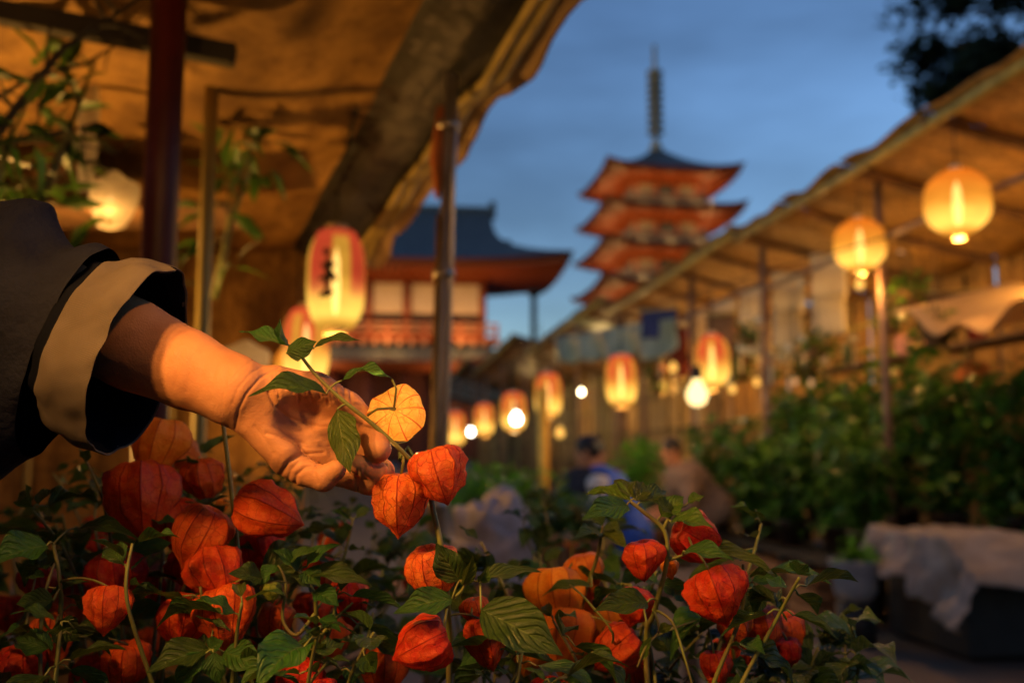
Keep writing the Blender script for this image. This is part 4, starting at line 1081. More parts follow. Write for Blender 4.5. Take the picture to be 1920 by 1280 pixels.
NAVY = mat('dark_navy_jacket', (.022, .024, .035), (.012, .013, .02), rough=.85, scale=6)
BLUE = mat('bright_blue_vest', (.03, .10, .48), (.02, .07, .36), rough=.7, scale=6)
WHITEC = mat('white_cotton_shirt', (.6, .58, .56), (.5, .47, .45), rough=.85, scale=6)
BEIGE = mat('beige_cotton', (.22, .155, .115), (.17, .115, .085), rough=.9, scale=6)
TROU = mat('black_trousers', (.025, .024, .026), rough=.9, scale=6)
def low_stool(c, hgt, label):
    o = empty('low_stool', c, label, 'stool'); c = Vector(c)
    MB().box(c+Vector((0, 0, hgt-.02)), (.34, .3, .04)).build('seat', WOOD, o, smooth=False)
    for sx in (-.13, .13):
        for sy in (-.11, .11): MB().bar(c+Vector((sx, sy, 0)), c+Vector((sx, sy, hgt-.04)), .035).build('leg', WOOD, o, smooth=False)
pa = Vector((AX(1050, 7.4), 7.4, 0)); pb = Vector((AX(1182, 7.4), 7.4, 0))
# two people sitting opposite each other on low stools, bent together over a plant
person(pa, R(-70), 'person in a dark jacket sitting bent forward, facing the person in the blue vest', (0, 0, .60), .55, (0, .9, -.35), ((.12, .42, .68), (-.14, .40, .70)), ((.12, .36, 0), (-.12, .40, 0)),
       [('jacket', ('torso', 'arms', 'fore'), NAVY, .028), ('trousers', ('legs',), TROU, .018), ('shoes', ('shoes',), BLACK, .01)])
low_stool(pa, .47, 'low wooden stool under the person in the dark jacket')
person(pb, R(78), 'person in blue vest over white shirt, sitting bent towards the dark jacket', (0, 0, .60), .55, (0, .9, -.4), ((.16, .36, .72), (-.12, .40, .66)), ((.12, .38, 0), (-.12, .36, 0)),
       [('shirt', ('torso', 'arms', 'fore'), WHITEC, .016), ('vest', ('torso',), BLUE, .036), ('trousers', ('legs',), TROU, .018), ('shoes', ('shoes',), BLACK, .01)])
low_stool(pb, .47, 'low wooden stool under the person in the blue vest')
pc_ = Vector((AX(1350, 9.4), 9.4, 0))
person(pc_, R(95), 'person in beige clothes standing stooped, dark hair, in front of the right hand plants', (0, 0, .70), .8, (0, .7, -.6), ((.20, .52, .66), (-.14, .56, .64)), ((.1, .06, 0), (-.1, .12, 0)),
       [('shirt', ('torso', 'arms'), BEIGE, .03), ('trousers', ('legs',), BEIGE, .03), ('shoes', ('shoes',), BLACK, .01)])

# ------------------------------------------------------------------ our own stall on the left: canopy, screens, posts
can = empty('stall_canopy', P(300, 1200, 3.2)*1.0, 'brown reed mat canopy with grey plastic along its bamboo edge, over the left stall', 'canopy')
zr = lambda d: 2.62-.118*(d-1.2) if d > 1.2 else 2.62-.02*(1.2-d)
def at_z(px, d, z):           # the point at that height on the vertical through px, d
    q = P(px, 640, d); return Vector((q.x, q.y, z))
def mat_pt(u, v):             # u across (left to right edge), v from near to far
    d = -1.2+6.0*v
    xr = -.02-.95*((d-2.3)/2.5) if d > 2.3 else -.02+.12*(2.3-d)
    x = -3.2+(xr+3.2)*u
    p = W(x, 0, d); z = zr(d)+.10*(1-u)-.045*math.sin(u*math.pi*3)**2+noise.noise(Vector((u*4, v*4, 1)))*.05
    return Vector((p.x, p.y, z))
MB().grid(mat_pt, 60, 60).build('reed_mat', REED, can, solid=.01)
def tarp_pt(u, v):            # u along the edge near->far, v from the mat's edge outwards and down
    a = mat_pt(1, .3+.7*u)+Vector((-.12, 0, .02))
    d = -1.2+6.0*(.3+.7*u)
    x2 = .21-.93*((d-2.3)/2.5)+.03*noise.noise(Vector((u*14, 3, 3))); q = W(x2, 0, d); b = Vector((q.x, q.y, zr(d)-.06+.012*math.sin(u*11)))
    p = a.lerp(b, v); p.z += -.035*math.sin(v*math.pi)+.012*noise.noise(Vector((u*9, v*3, 7)))+.012*noise.noise(Vector((u*4, v*14, 5)))
    return p
MB().grid(tarp_pt, 70, 16).build('plastic_sheet', PLASTIC, can, solid=.003)
edge = [tarp_pt(i/20, 1)+Vector((-.03, 0, -.015)) for i in range(21)]
MB().tube(edge, .024, 10).build('bamboo_edge', BAMBOO, can)
MB().tube([tarp_pt(i/20, .78)+Vector((0, 0, -.03)) for i in range(21)], .016, 8).build('bamboo_edge', BAMBOO, can)
def flap(u, v):
    a = tarp_pt(.05+.95*u, 1); q = a+Vector((.05*v, .02*v, -(.02+.075*abs(noise.noise(Vector((u*17, 5, 1)))))*v+.02*noise.noise(Vector((u*22, v*2, 0)))))
    return q
MB().grid(flap, 60, 4).build('torn_edge', CLOTH_TAN, can, solid=.004)
for i in range(7):
    d = 1.5+i*.52
    xr = .15-.84*((d-2.3)/2.5)
    a = W(-3.1, 0, d); b = W(xr, 0, d); z = zr(d)+.05
    MB().tube([(a.x, a.y, z+.12), (b.x, b.y, z)], .022, 8).build('canopy_pole', BAMBOO if i % 2 else WOOD, can)
scr = empty('reed_screen', W(-1.9, 0, 4.9)-Vector((0, 0, 1.2)), 'tall brown reed screen behind the red post, closing the far end of the left stall', 'screen')
scr.location.z = 0
for i in range(4):
    x0 = -3.6+i*.66; 
    a = W(x0, 0, 4.72); b = W(x0+.64, 0, 4.72); a2 = W(x0, 0, 4.80); b2 = W(x0+.64, 0, 4.80)
    sag_panel((a.x, a.y, .05), (b.x, b.y, .05), (b2.x, b2.y, 2.34), (a2.x, a2.y, 2.34), 0, 10, 20, wob=.03, seed=i+40).build('screen_panel', REED, scr, solid=.012)
    MB().tube([(a.x, a.y, 0), (a2.x, a2.y, 2.36)], .02, 8).build('screen_pole', BAMBOO, scr)
for nm_, a, b in (('side', W(-3.3, 0, -1.2), W(-3.5, 0, 4.6)), ('rear', W(-3.3, 0, -1.5), W(.6, 0, -1.5))):  # unseen screens added to keep sky light off the foreground
    o = empty('reed_screen', Vector((a.x, a.y, 0)), 'brown reed screen added out of view, shading the %s of the left hand stall' % nm_, 'screen')
    for i in range(5):
        p0, p1 = a.lerp(b, i/5+.004), a.lerp(b, (i+1)/5-.004)
        sag_panel((p0.x, p0.y, .05), (p1.x, p1.y, .05), (p1.x, p1.y, 2.55), (p0.x, p0.y, 2.55), 0, 8, 12, wob=.02, seed=i+60).build('screen_panel', REED, o, solid=.012)
        MB().tube([(p0.x, p0.y, 0), (p0.x, p0.y, 2.6)], .02, 8).build('screen_pole', BAMBOO, o)
def stick(name, pts, rad, m, label, cat, n=10):
    mb = MB().tube(pts, rad, n)
    return tag(mb.build(name, m, loc=pts[0]), label, cat)
# posts
d = 2.5; q0 = P(318, 0, d); q1 = P(296, 500, d); dv = (q1-q0)/(q0.z-q1.z)
rp = [q0+dv*(q0.z-z) for z in (0, .6, 1.2, 1.8, 2.55)]
stick('red_post', rp, [.043, .044, .043, .044, .043], REDPAINT, 'dark red chipped post rising behind the sleeve', 'post', 16)
d = 3.05; q0 = P(846, 40, d); q1 = P(824, 800, d); dv = (q1-q0)/(q0.z-q1.z); g0 = q0+dv*q0.z
ps = empty('steel_post', g0, 'brown and silver steel post with a thin conduit, between the sprig and the pagoda', 'post')
l0 = _r*.017
MB().tube([q0+dv*(q0.z-z) for z in (0, 1.2, 2.5)], .0165, 14).build('pole', mat('grey_steel', (.34, .31, .29), (.2, .17, .15), rough=.4, metal=.5), ps)
MB().tube([q0+dv*(q0.z-z)+_r*.021-_f*.012 for z in (0, 1.0, 2.0, 2.45)], .0085, 10).build('conduit', STEEL, ps)
MB().tube([q0+dv*(q0.z-z)-_r*.020-_f*.01 for z in (.4, 1.0, 1.93)], .008, 10).build('conduit', mat('brass_tube', (.5, .32, .08), (.3, .18, .05), rough=.3, metal=.7), ps)
for z in (1.05, 1.75, 2.2): MB().tube([q0+dv*(q0.z-z)-Vector((0, 0, .012)), q0+dv*(q0.z-z)+Vector((0, 0, .012))], .036, 12).build('clamp', STEEL, ps)
stick('rag', [q0+dv*(q0.z-2.26)-_r*.022, q0+dv*(q0.z-2.1)-_r*.032, q0+dv*(q0.z-1.98)-_r*.026], [.012, .022, .008], mat('orange_rag', (.4, .12, .03), rough=.9), 'faded orange rag tied high on the steel post', 'rag')
d = 3.2; q0 = P(404, 0, d); q1 = P(380, 600, d); dv = (q1-q0)/(q0.z-q1.z)
stick('bamboo_pole', [q0+dv*(q0.z-z) for z in (0, .8, 1.6, 2.5)], .0225, BAMBOO, 'yellowed bamboo pole right of the dark red post', 'pole')
a, b = P(-260, -25, 2.6), P(441, 106, 2.72)
tag(MB().bar(a, b, .05, .055).build('cross_beam', DARKWOOD, loc=b, smooth=False), 'dark wooden cross beam under the canopy behind the red post', 'beam')
# dry branches and bamboo leaves in the left stall
def branch(name, pts, rad, m, leaves, L, label, seed, lm):
    rr = random.Random(seed); root = empty(name, pts[0], label, 'branch')
    b = MB(); b.tube(pts, [rad*(1-.7*i/(len(pts)-1)) for i in range(len(pts))], 7)
    fo = MB()
    for i in range(leaves):
        k = rr.randrange(len(pts)-1); p = Vector(pts[k]).lerp(pts[k+1], rr.random())
        e = p+Vector((rr.gauss(0, .09), rr.gauss(0, .06), rr.gauss(.03, .07)))
        b.tube([p, p.lerp(e, .5)+Vector((0, 0, .015)), e], [rad*.4, rad*.3, rad*.15], 5)
        if lm:
            for j in range(3): leafquads(fo, e+Vector((rr.gauss(0, .02), rr.gauss(0, .02), rr.gauss(0, .02))), L, rr, wid=.28)
    b.build('twigs', m, root)
    if lm and leaves: fo.build('leaves', lm, root)['kind'] = 'stuff'
DK = DARKWOOD
branch('bare_branch', [P(-60, 330, 2.3), P(40, 190, 2.3), P(120, 90, 2.4), P(230, 20, 2.5), P(330, -60, 2.6)], .012, DK, 12, .06, 'dark bare branch slanting up at the canopy corner', 1, None)
branch('bare_branch', [P(-60, 290, 2.5), P(60, 255, 2.5), P(165, 238, 2.6)], .010, DK, 10, .06, 'dark twig lying level across the reed mat', 2, LEAF_TREE)
branch('bare_branch', [P(-40, 205, 2.6), P(50, 150, 2.6), P(160, 120, 2.7), P(260, 60, 2.8)], .008, DK, 10, .06, 'thin dark branch above the level twig', 3, None)
branch('bamboo_branch', [P(60, 420, 2.8), P(110, 300, 2.8), P(150, 190, 2.9), P(180, 110, 3)], .014, STEM, 16, .15, 'leafy bamboo branch leaning left of the red post', 4, LEAF_FAR)
branch('bamboo_branch', [P(400, 560, 3.4), P(430, 430, 3.4), P(462, 330, 3.4), P(480, 260, 3.4)], .014, STEM, 12, .15, 'leafy green bamboo branch right of the yellowed pole', 5, LEAF_FAR)
branch('leafy_branch', [P(-80, 480, 2.2), P(-20, 380, 2.2), P(10, 300, 2.3), P(30, 200, 2.4)], .012, STEM, 12, .12, 'green branch at the frame edge above the shoulder', 6, LEAF_FAR)
p = P(206, 388, 3.6)
bulb(p, zr(3.6)-.05, 'lit bulb in the clear plastic behind the red post', 5, m=emit('dim_bulb', (1, .62, .22), 7), r=.022, col=AMBER)
def bagf(px, py, d, w, h, m, label, seed):
    c = P(px, py, d)
    def fb(u, v):
        a = u*6.2832; r = w*.5*(.55+.45*math.sin(min(1, v*1.25)*math.pi*.62)) if v < .8 else w*.5*(1-(v-.8)*4.2)
        q = Vector((math.cos(a)*r, math.sin(a)*r*.5, (v-.5)*h)); q *= 1+.14*noise.noise(q*14+Vector((seed, 0, 0)))
        return c+q
    o = tag(MB().grid(fb, 30, 18).build('plastic_bag', m, loc=c), label, 'plastic bag')
    return o
bagf(212, 376, 3.5, .17, .2, mat('crinkled_clear_plastic', (.7, .7, .66), (.5, .5, .45), rough=.12, trans=.6, alpha=.35, spec=.8, bump=1., bscale=30), 'crinkled clear plastic hanging in front of the lit bulb', 1)
bagf(165, 240, 3.3, .07, .42, MATS['crinkled_clear_plastic'], 'long strip of clear plastic hanging above the lit bulb', 2)
bagf(455, 690, 3.6, .2, .2, MATS['crinkled_clear_plastic'], 'clear plastic bag low against the reed screen', 3)
c = P(120, 330, 3.7); tag(MB().box(c, (.2, .16, .24), .3).build('carton', mat('dark_carton', (.14, .075, .035), rough=.85), smooth=False, loc=c), 'dark brown carton on the ledge left of the lit bulb', 'carton')
c2 = P(240, 262, 3.9); tag(MB().box(c2, (.26, .06, .30), .1).build('signboard', mat('brown_board', (.12, .07, .03), rough=.8), smooth=False, loc=c2), 'dark brown board hanging between the plastic strip and the red post', 'board')
lg = P(170, 392, 3.75); tag(MB().box(Vector((lg.x-.1, lg.y, c.z-.137)), (1.3, .34, .03), -YAW).build('ledge', WOOD, smooth=False, loc=lg), 'wooden ledge along the reed screen holding the carton', 'ledge')
# lamps added out of view, above and beside the camera
# two clip-on spot lamps added to light the hand and sprig
for kl, ka, en, lab in ((W(-.76, .46, .15), P(755, 845, D0), 44, 'added metal clip lamp with round reflector, lower of the pair turned on the hand'), (W(-.52, .66, .16), P(640, 800, D0), 34, 'added metal clip lamp with round reflector, higher of the pair turned on the hand')):
    kd = (ka-kl).normalized(); cl_ = empty('added_clip_lamp', kl, lab, 'clip lamp', 'added clip lamps under the canopy front')
    Mk = frame(kl, kd.orthogonal(), kd)
    MB().lathe([(.02, -.10), (.03, -.07), (.045, -.04), (.075, .035), (.078, .037), (.07, .03), (.04, -.035), (.02, -.05)], None, 24, M=Mk).build('reflector', STEEL, cl_)
    MB().lathe([(.0, .0), (.018, -.012), (.026, -.03), (.018, -.045), (.012, -.06)], None, 14, M=Mk).build('bulb', BULB, cl_)
    MB().tube([kl-kd*.09, kl-kd*.16+Vector((0, 0, .1)), Vector((kl.x-.1, kl.y, 2.6))], .006, 8).build('arm', BLACK, cl_)
    sl_ = bpy.data.lights.new('added_clip_light', 'SPOT'); sl_.energy = en; sl_.color = AMBER; sl_.spot_size = R(36); sl_.spot_blend = .75; sl_.shadow_soft_size = .042
    so = bpy.data.objects.new('added_clip_light', sl_); COL.objects.link(so); so.parent = cl_; so.matrix_basis = kd.to_track_quat('-Z', 'Y').to_matrix().to_4x4(); so.location = kd*.012
bulb(W(.38, .80, .25), 2.6, 'bare fill bulb added right of the camera under the canopy front', 20, r=.03)  # added bulb, warm fill on the camera side of the arm
bulb(W(-.62, .85, .2), 2.6, 'bare fill bulb added high under the canopy front', 32, r=.03)  # added bulb, general warm fill for sleeve and plants
# added floor lamp, out of view, lights the reed mat from below
fl_ = W(-2.0, -.35, 3.1); ft = W(-.75, .95, 3.0); fd = (ft-fl_).normalized()
flo = empty('added_floor_lamp', (fl_.x, fl_.y, 0), 'metal floor lamp added at the back of the left stall to light the mat', 'floor lamp')
MB().tube([(fl_.x, fl_.y, 0), (fl_.x, fl_.y, fl_.z-.05)], .012, 8).build('stand', BLACK, flo)
Mk = frame(fl_, fd.orthogonal(), fd)
MB().lathe([(.02, -.10), (.03, -.07), (.06, -.04), (.10, .035), (.103, .037), (.09, .03), (.05, -.035), (.02, -.05)], None, 24, M=Mk).build('reflector', STEEL, flo)
MB().lathe([(.0, .0), (.018, -.012), (.026, -.03), (.018, -.045), (.012, -.06)], None, 14, M=Mk).build('bulb', BULB, flo)
sl2 = bpy.data.lights.new('added_floor_light', 'SPOT'); sl2.energy = 105; sl2.color = (1, .46, .09); sl2.spot_size = R(130); sl2.spot_blend = .8; sl2.shadow_soft_size = .04
so2 = bpy.data.objects.new('added_floor_light', sl2); COL.objects.link(so2); so2.parent = flo; so2.matrix_basis = fd.to_track_quat('-Z', 'Y').to_matrix().to_4x4(); so2.location = fl_-flo.location+fd*.05
# ------------------------------------------------------------------ the picker: arm and hand in pixel units (px, py, depth) at the sprig's distance
UU = D0/FPX
def PX(p): return P(p[0], p[1], D0+p[2]*UU)
pk = W(-.98, 0, .86); pk.z = 0
picker = empty('person', pk, 'person in dark blue jacket with rolled beige cuff, reaching to cup the glowing fruit', 'person')
F = Field((40, 470, -120), (770, 970, 190), 2.2)
F.chain([(-40, 520, 205), (100, 572, 150), (250, 648, 85), (350, 692, 42), (440, 733, 0)], [96, 92, 84, 74, 64], 10)
# heel of the hand, thumb ball, palm
F.cone((440, 733, 0), (500, 765, 12), 62, 52, 24)
F.cone((484, 792, -8), (528, 848, -18), 40, 32, 24)
F.cone((505, 738, 14), (600, 752, 40), 46, 38, 26)
F.cone((535, 800, 32), (612, 818, 50), 46, 40, 26)
F.cone((522, 724, 8), (598, 735, 24), 36, 32, 22)
# thumb
F.chain([(590, 735, 28), (652, 764, 38), (690, 796, 26)], [36, 29, 25], 12)
F.chain([(690, 796, 26), (702, 824, -6), (708, 842, -30)], [24.5, 25.5, 26], 6)
# index, middle, ring, little finger
F.chain([(620, 795, 62), (676, 806, 72), (700, 828, 60), (704, 852, 34)], [32, 26, 24, 19], 10, 5)
F.chain([(622, 824, 52), (690, 862, 50), (716, 884, 26), (704, 896, 0)], [31, 26, 24, 19], 8, 4)
F.chain([(585, 846, 24), (640, 886, 28), (690, 902, 12), (706, 886, -10), (670, 869, -28)], [31, 27, 25.5, 23, 18], 8, 3)
F.chain([(535, 862, -8), (568, 884, -14), (606, 897, -28), (630, 880, -40)], [30, 26, 24, 19], 7, 4)
F.cut((598, 785, -52), (74, 52, 78), 20)
V, Fc = F.surface()
# creases where the skin folds (wrist, palm lines, finger joints)
tri = V[Fc]; nrm = np.cross(tri[:, 1]-tri[:, 0], tri[:, 2]-tri[:, 0]); vn = np.zeros_like(V)
for k in range(4): np.add.at(vn, Fc[:, k], nrm)
vn /= np.maximum(np.linalg.norm(vn, axis=1), 1e-9)[:, None]
front = np.clip(-vn[:, 2]*2.5+.4, 0, 1)
disp = np.zeros(len(V))
def crease(pts, w, dpt, ridge=.4):
    pts = np.array(pts, float); best = np.full(len(V), 1e9)
    for a, b in zip(pts[:-1], pts[1:]):
        ba = b-a; t = np.clip(((V[:, :2]-a) @ ba)/max((ba**2).sum(), 1e-9), 0, 1)
        best = np.minimum(best, np.linalg.norm(V[:, :2]-a-t[:, None]*ba, axis=1))
    disp[:] += front*(-dpt*np.exp(-(best/w)**2)+ridge*dpt*np.exp(-((best-2.6*w)/(1.6*w))**2))
crease([(522, 690), (488, 708), (462, 738), (447, 768), (441, 803)], 2.6, 2.0, .1)
crease([(505, 678), (470, 700), (446, 728), (436, 756)], 2.4, .8, .1)
crease([(478, 672), (448, 694), (432, 716)], 2.4, .6, .1)
crease([(504, 735), (515, 760), (545, 785), (600, 800), (640, 800)], 3.4, 2.6, .2)
crease([(500, 812), (540, 822), (590, 838), (622, 836)], 3.2, 1.8, .2)
crease([(478, 800), (500, 825), (512, 850)], 3.4, 1.,.2)
crease([(527, 888), (540, 866), (565, 852), (606, 848)], 3.0, 2.6, .2)
crease([(553, 908), (556, 890), (572, 876), (598, 872)], 3.0, 2.8, .2)
crease([(540, 900), (546, 880), (560, 866)], 2.6, 1., .1)
crease([(596, 905), (590, 885), (594, 872)], 2.6, 1.2, .1)
crease([(672, 930), (668, 905), (672, 880)], 2.8, 1.8, .2)
crease([(693, 905), (682, 890), (684, 874)], 2.8, 1.8, .2)
for i in range(15):                    # fine upright wrinkles over the thumb ball
    x = 512+i*10+4*math.sin(i*5); y = 704+.16*(x-512)
    crease([(x, y), (x+2, y+15+7*math.sin(i*3)), (x+5, y+30+10*math.sin(i*2))], 2.3, 1.5, .2)
for i in range(6):
    x = 420-i*22; crease([(x+8, 690-i*8), (x, 730-i*8), (x-3, 760-i*9)], 4, .7, .2)
nz_ = np.array([noise.noise(Vector(p)*.02)+.5*noise.noise(Vector(p)*.05) for p in V])
V = V+vn*(disp+nz_*1.4)[:, None]
Wd = np.array([PX(p)[:] for p in V])
# the rest of the body, hidden by the jacket or outside the picture
sh_l = W(-.80, 0, .98); sh_l.z = 1.40; sh_r = W(-1.02, 0, .68); sh_r.z = 1.38
nk = (sh_l+sh_r)/2+Vector((0, 0, .06)); hipp = W(-.98, 0, .86); hipp.z = .88
head = nk+Vector((0, 0, .18))+_r*.05; fwd = _r.copy(); sidev = (sh_l-sh_r).normalized()
elb = PX((-40, 520, 205)); elr = sh_r+Vector((0, 0, -.27))+_r*.03; wrr_ = elr+Vector((0, 0, -.16))+_r*.18
G = Field(np.array(hipp)-np.array((.5, .5, .9)), np.array(head)+np.array((.62, .45, .22)), .012)
def cone(a, b, ra, rb, k=.03): G.cone(a[:], b[:], ra, rb, k)
chest = nk-Vector((0, 0, .16))
cone(hipp, chest, .14, .15); cone(chest, nk, .15, .08); cone(nk, head, .06, .05); cone(nk, sh_l, .08, .065); cone(nk, sh_r, .08, .065)
cone(sh_l, elb, .06, .048); cone(sh_r, elr, .06, .046); cone(elr, wrr_, .044, .028); cone(wrr_, wrr_+(wrr_-elr).normalized()*.08, .03, .034)
hq = (wrr_-elr).normalized()
for i in range(4):
    b0 = wrr_+hq*.085+_f*(i-1.5)*.019; G.cone(b0[:], (b0+hq*(.06, .07, .066, .05)[i]+Vector((0, 0, -.02)))[:], .011, .0095, .003)
for s in (1, -1):
    hj = hipp+sidev*(s*.09); kn = hj+Vector((0, 0, -.40))+_r*.03; an = Vector((hj.x, hj.y, .08))
    cone(hj, kn, .092, .06); cone(kn, an, .058, .04); cone(an, an+_r*.15-Vector((0, 0, .03)), .04, .034)
G.ell(head[:], (.09, .09, .11), .02); G.ell((head+fwd*.09)[:], (.02, .02, .02), .012); G.ell((head+fwd*.05-Vector((0, 0, .075)))[:], (.04, .045, .034), .02)
for s in (1, -1):
    G.ell((head+sidev*(s*.085))[:], (.02, .014, .03), .006); G.cut((head+fwd*.092+sidev*(s*.032)+Vector((0, 0, .012)))[:], (.018, .018, .012), .01)
Vb, Fb = G.surface()
np_mesh('body', np.concatenate([Wd, Vb]), np.concatenate([Fc, Fb+len(Wd)]), SKIN, picker)
Hh = Field(np.array(head)-.2, np.array(head)+.22, .01); Hh.ell((head+Vector((0, 0, .022))-fwd*.02)[:], (.105, .102, .105), 0); Hh.cut((head+fwd*.10-Vector((0, 0, .04)))[:], (.08, .085, .085), .015)
hv, hf = Hh.surface(); np_mesh('hair', hv, hf, HAIR, picker)
def garment(nm, segs, m, hh=.013):
    g = Field(np.array(hipp)-np.array((.5, .5, .9)), np.array(head)+np.array((.62, .45, .22)), hh)
    for a, b, ra, rb in segs: g.cone(a[:], b[:], ra, rb, .04)
    gv, gf = g.surface()
    gv = np.array([Vector(p)+Vector((noise.noise(Vector(p)*8), noise.noise(Vector(p)*8+Vector((5, 0, 0))), noise.noise(Vector(p)*8+Vector((0, 5, 0)))))*.014 for p in gv])
    return np_mesh(nm, gv, gf, m, picker)
SLEEVE = mat('navy_jacket_cloth', (.016, .019, .036), (.008, .009, .018), rough=.85, scale=9, bump=.2, bscale=160, spec=.08)
LINING = mat('dark_lining', (.007, .008, .015), (.004, .005, .009), rough=1, scale=9, spec=0)
def cuff_mat():
    m, nt, out = _new('beige_linen')
    g = nd(nt, 'ShaderNodeTexCoord')
    w1 = nd(nt, 'ShaderNodeTexWave', Vector=g.outputs['UV'], Scale=110., Distortion=.6); w1.bands_direction = 'X'
    w2 = nd(nt, 'ShaderNodeTexWave', Vector=g.outputs['UV'], Scale=38., Distortion=.6); w2.bands_direction = 'Y'
    n = nd(nt, 'ShaderNodeTexNoise', Vector=g.outputs['Object'], Scale=14., Detail=5.)
    n2 = nd(nt, 'ShaderNodeTexNoise', Vector=g.outputs['Object'], Scale=180., Detail=3.)
    wv = mth(nt, 'ADD', mth(nt, 'ADD', w1.outputs[1], w2.outputs[1]), n2.outputs[0])
    c = mixc(nt, sstep(nt, n.outputs[0], .3, .7), (.078, .066, .058), (.115, .10, .09))
    c = mixc(nt, sstep(nt, wv, .3, 2.2, .35, 0), c, (.10, .07, .05))
    bp = nd(nt, 'ShaderNodeBump', Height=wv, Strength=.35, Distance=.001)
    b = nd(nt, 'ShaderNodeBsdfPrincipled', **{'Base Color': c, 'Roughness': .9, 'Normal': bp.outputs[0], 'Specular IOR Level': .2, 'Sheen Weight': .0})
    nt.links.new(b.outputs[0], out.inputs[0])
    return m
CUFF = cuff_mat()
garment('jacket', [(hipp-Vector((0, 0, .06)), chest, .175, .18), (chest, nk, .18, .10), (nk, sh_l, .11, .09), (nk, sh_r, .11, .09), (sh_r, elr, .085, .072), (elr, wrr_, .07, .055), (sh_l, sh_l.lerp(elb, .3), .088, .085)], SLEEVE)
tr_ = []
for s in (1, -1):
    hj = hipp+sidev*(s*.09); kn = hj+Vector((0, 0, -.40))+_r*.03; an = Vector((hj.x, hj.y, .10)); tr_ += [(hj, kn, .11, .078), (kn, an, .076, .06)]
garment('trousers', tr_, TROU)
for s in (1, -1):
    an = Vector(((hipp+sidev*(s*.09)).x, (hipp+sidev*(s*.09)).y, .05)); MB().tube([an-_r*.07, an-_r*.03, an+_r*.08, an+_r*.17], [.03, .045, .045, .025], 12).build('shoe', BLACK, picker)
# sleeve: rings round the arm, in pixel units
Ud = Vector((.39, -.92, 0)); Wx = Vector((.38, .16, .91))
st = [(-.1, (-520, 430, 300), 205, 190, .05), (0, (-330, 470, 270), 195, 185, .15), (.35, (-150, 535, 215), 190, 185, .8), (.65, (0, 590, 158), 196, 186, .95), (.86, (95, 628, 118), 186, 182, .75), (1, (140, 648, 98), 178, 176, .30)]
def ringpt(c, ru, rw, sag, a, k=1.):
    ca, sa = math.cos(a), math.sin(a)
    r = 1+sag*max(0, -ca)**2.2
    p = Vector(c)+Ud*(ru*ca*r*k)+Wx*(rw*sa*k)
    return p
def lerp_st(v):
    for (v0, c0, a0_, b0_, s0), (v1, c1, a1, b1, s1) in zip(st, st[1:]):
        if v <= v1+1e-9:
            t = max(0, min(1, (v-v0)/(v1-v0))); t = t*t*(3-2*t)*.5+t*.5
            return Vector(c0).lerp(Vector(c1), t), a0_+(a1-a0_)*t, b0_+(b1-b0_)*t, s0+(s1-s0)*t
    return Vector(st[-1][1]), st[-1][2], st[-1][3], st[-1][4]
def wrk(p, amp, s=.012): return Vector((noise.noise(p*s), noise.noise(p*s+Vector((9, 0, 0))), noise.noise(p*s+Vector((0, 9, 0)))))*amp
def slv(u, v):
    vv = -.1+1.1*v; c, a, b, s = lerp_st(vv); an = u*6.28318
    k = 1+.055*math.sin(an*3+vv*9)*math.sin(vv*8)+.05*noise.noise(Vector((math.cos(an)*1.6, math.sin(an)*1.6, vv*4)))+.04*(abs(noise.noise(Vector((math.cos(an)*2.5, math.sin(an)*2.5, vv*9))))-.2)
    k += .14*math.exp(-((vv-.62)/.09)**2)*max(0, math.cos(an-.25))**6-.10*math.exp(-((vv-.80)/.07)**2)*max(0, math.cos(an))**2
    p = ringpt(c, a, b, s, an, k); return PX(p+wrk(p, 9))
slo = MB().grid(slv, 96, 60).build('sleeve', SLEEVE, picker)
CE = Vector((250, 692, 42)); CI = Vector((160, 655, 88))
def lipw(an, t):
    w = 1+.03*noise.noise(Vector((math.cos(an)*1.7, math.sin(an)*1.7, t*2)))+.022*noise.noise(Vector((math.cos(an)*4, math.sin(an)*4, t*3+5)))
    w -= .09*math.exp(-((an-3.9)/.3)**2)*t+.03*math.exp(-((an-3.3)/.12)**2)*t-.04*math.exp(-((an-5.2)/.3)**2)*t+.02*math.exp(-((an-.5)/.2)**2)
    for a0_, wd_, am_ in ((.25, .07, .02), (.42, .06, -.018), (.7, .08, .016), (6.0, .08, -.02), (4.45, .12, .03), (2.35, .1, -.02), (4.9, .07, -.02)): w += am_*math.exp(-((an-a0_-.5*(t-.5))/wd_)**2)*(.4+.6*t)
    return w+.012*math.sin(an*2-1+t*4)
def cuf(u, v):                # from under the band's back edge, over the outside, round the lip and back inside
    an = u*6.28318
    if v < .08: t = 0; k = .955+.35*v
    elif v < .7: t = (v-.08)/.62; k = 1.+.05*math.sin(t*3.14)
    else: t = 1+.012*math.sin((v-.7)/.3*3.14)-.05*((v-.7)/.3)**2; k = 1-.03*((v-.7)/.3)**1.5
    c = CI.lerp(CE, t); ru = 186+14*t; rw = 172+2*t
    w = lipw(an, t)
    p = ringpt(c, ru, rw, -.15, an, k*w); return PX(p+wrk(p, 7, .02))
cuo = MB().grid(cuf, 110, 44).build('cuff', CUFF, slo)
def lin(u, v):
    an = u*6.28318; t = 1-v*1.2
    c = CI.lerp(CE, t-.02); p = ringpt(c, (186+14*t)*(.985-.045*min(1, v*6)), (172+2*t)*(.985-.045*min(1, v*6)), -.15, an, lipw(an, t))
    return PX(p+wrk(p, 7, .02))
MB().grid(lin, 64, 12).build('lining', LINING, slo, solid=.002)

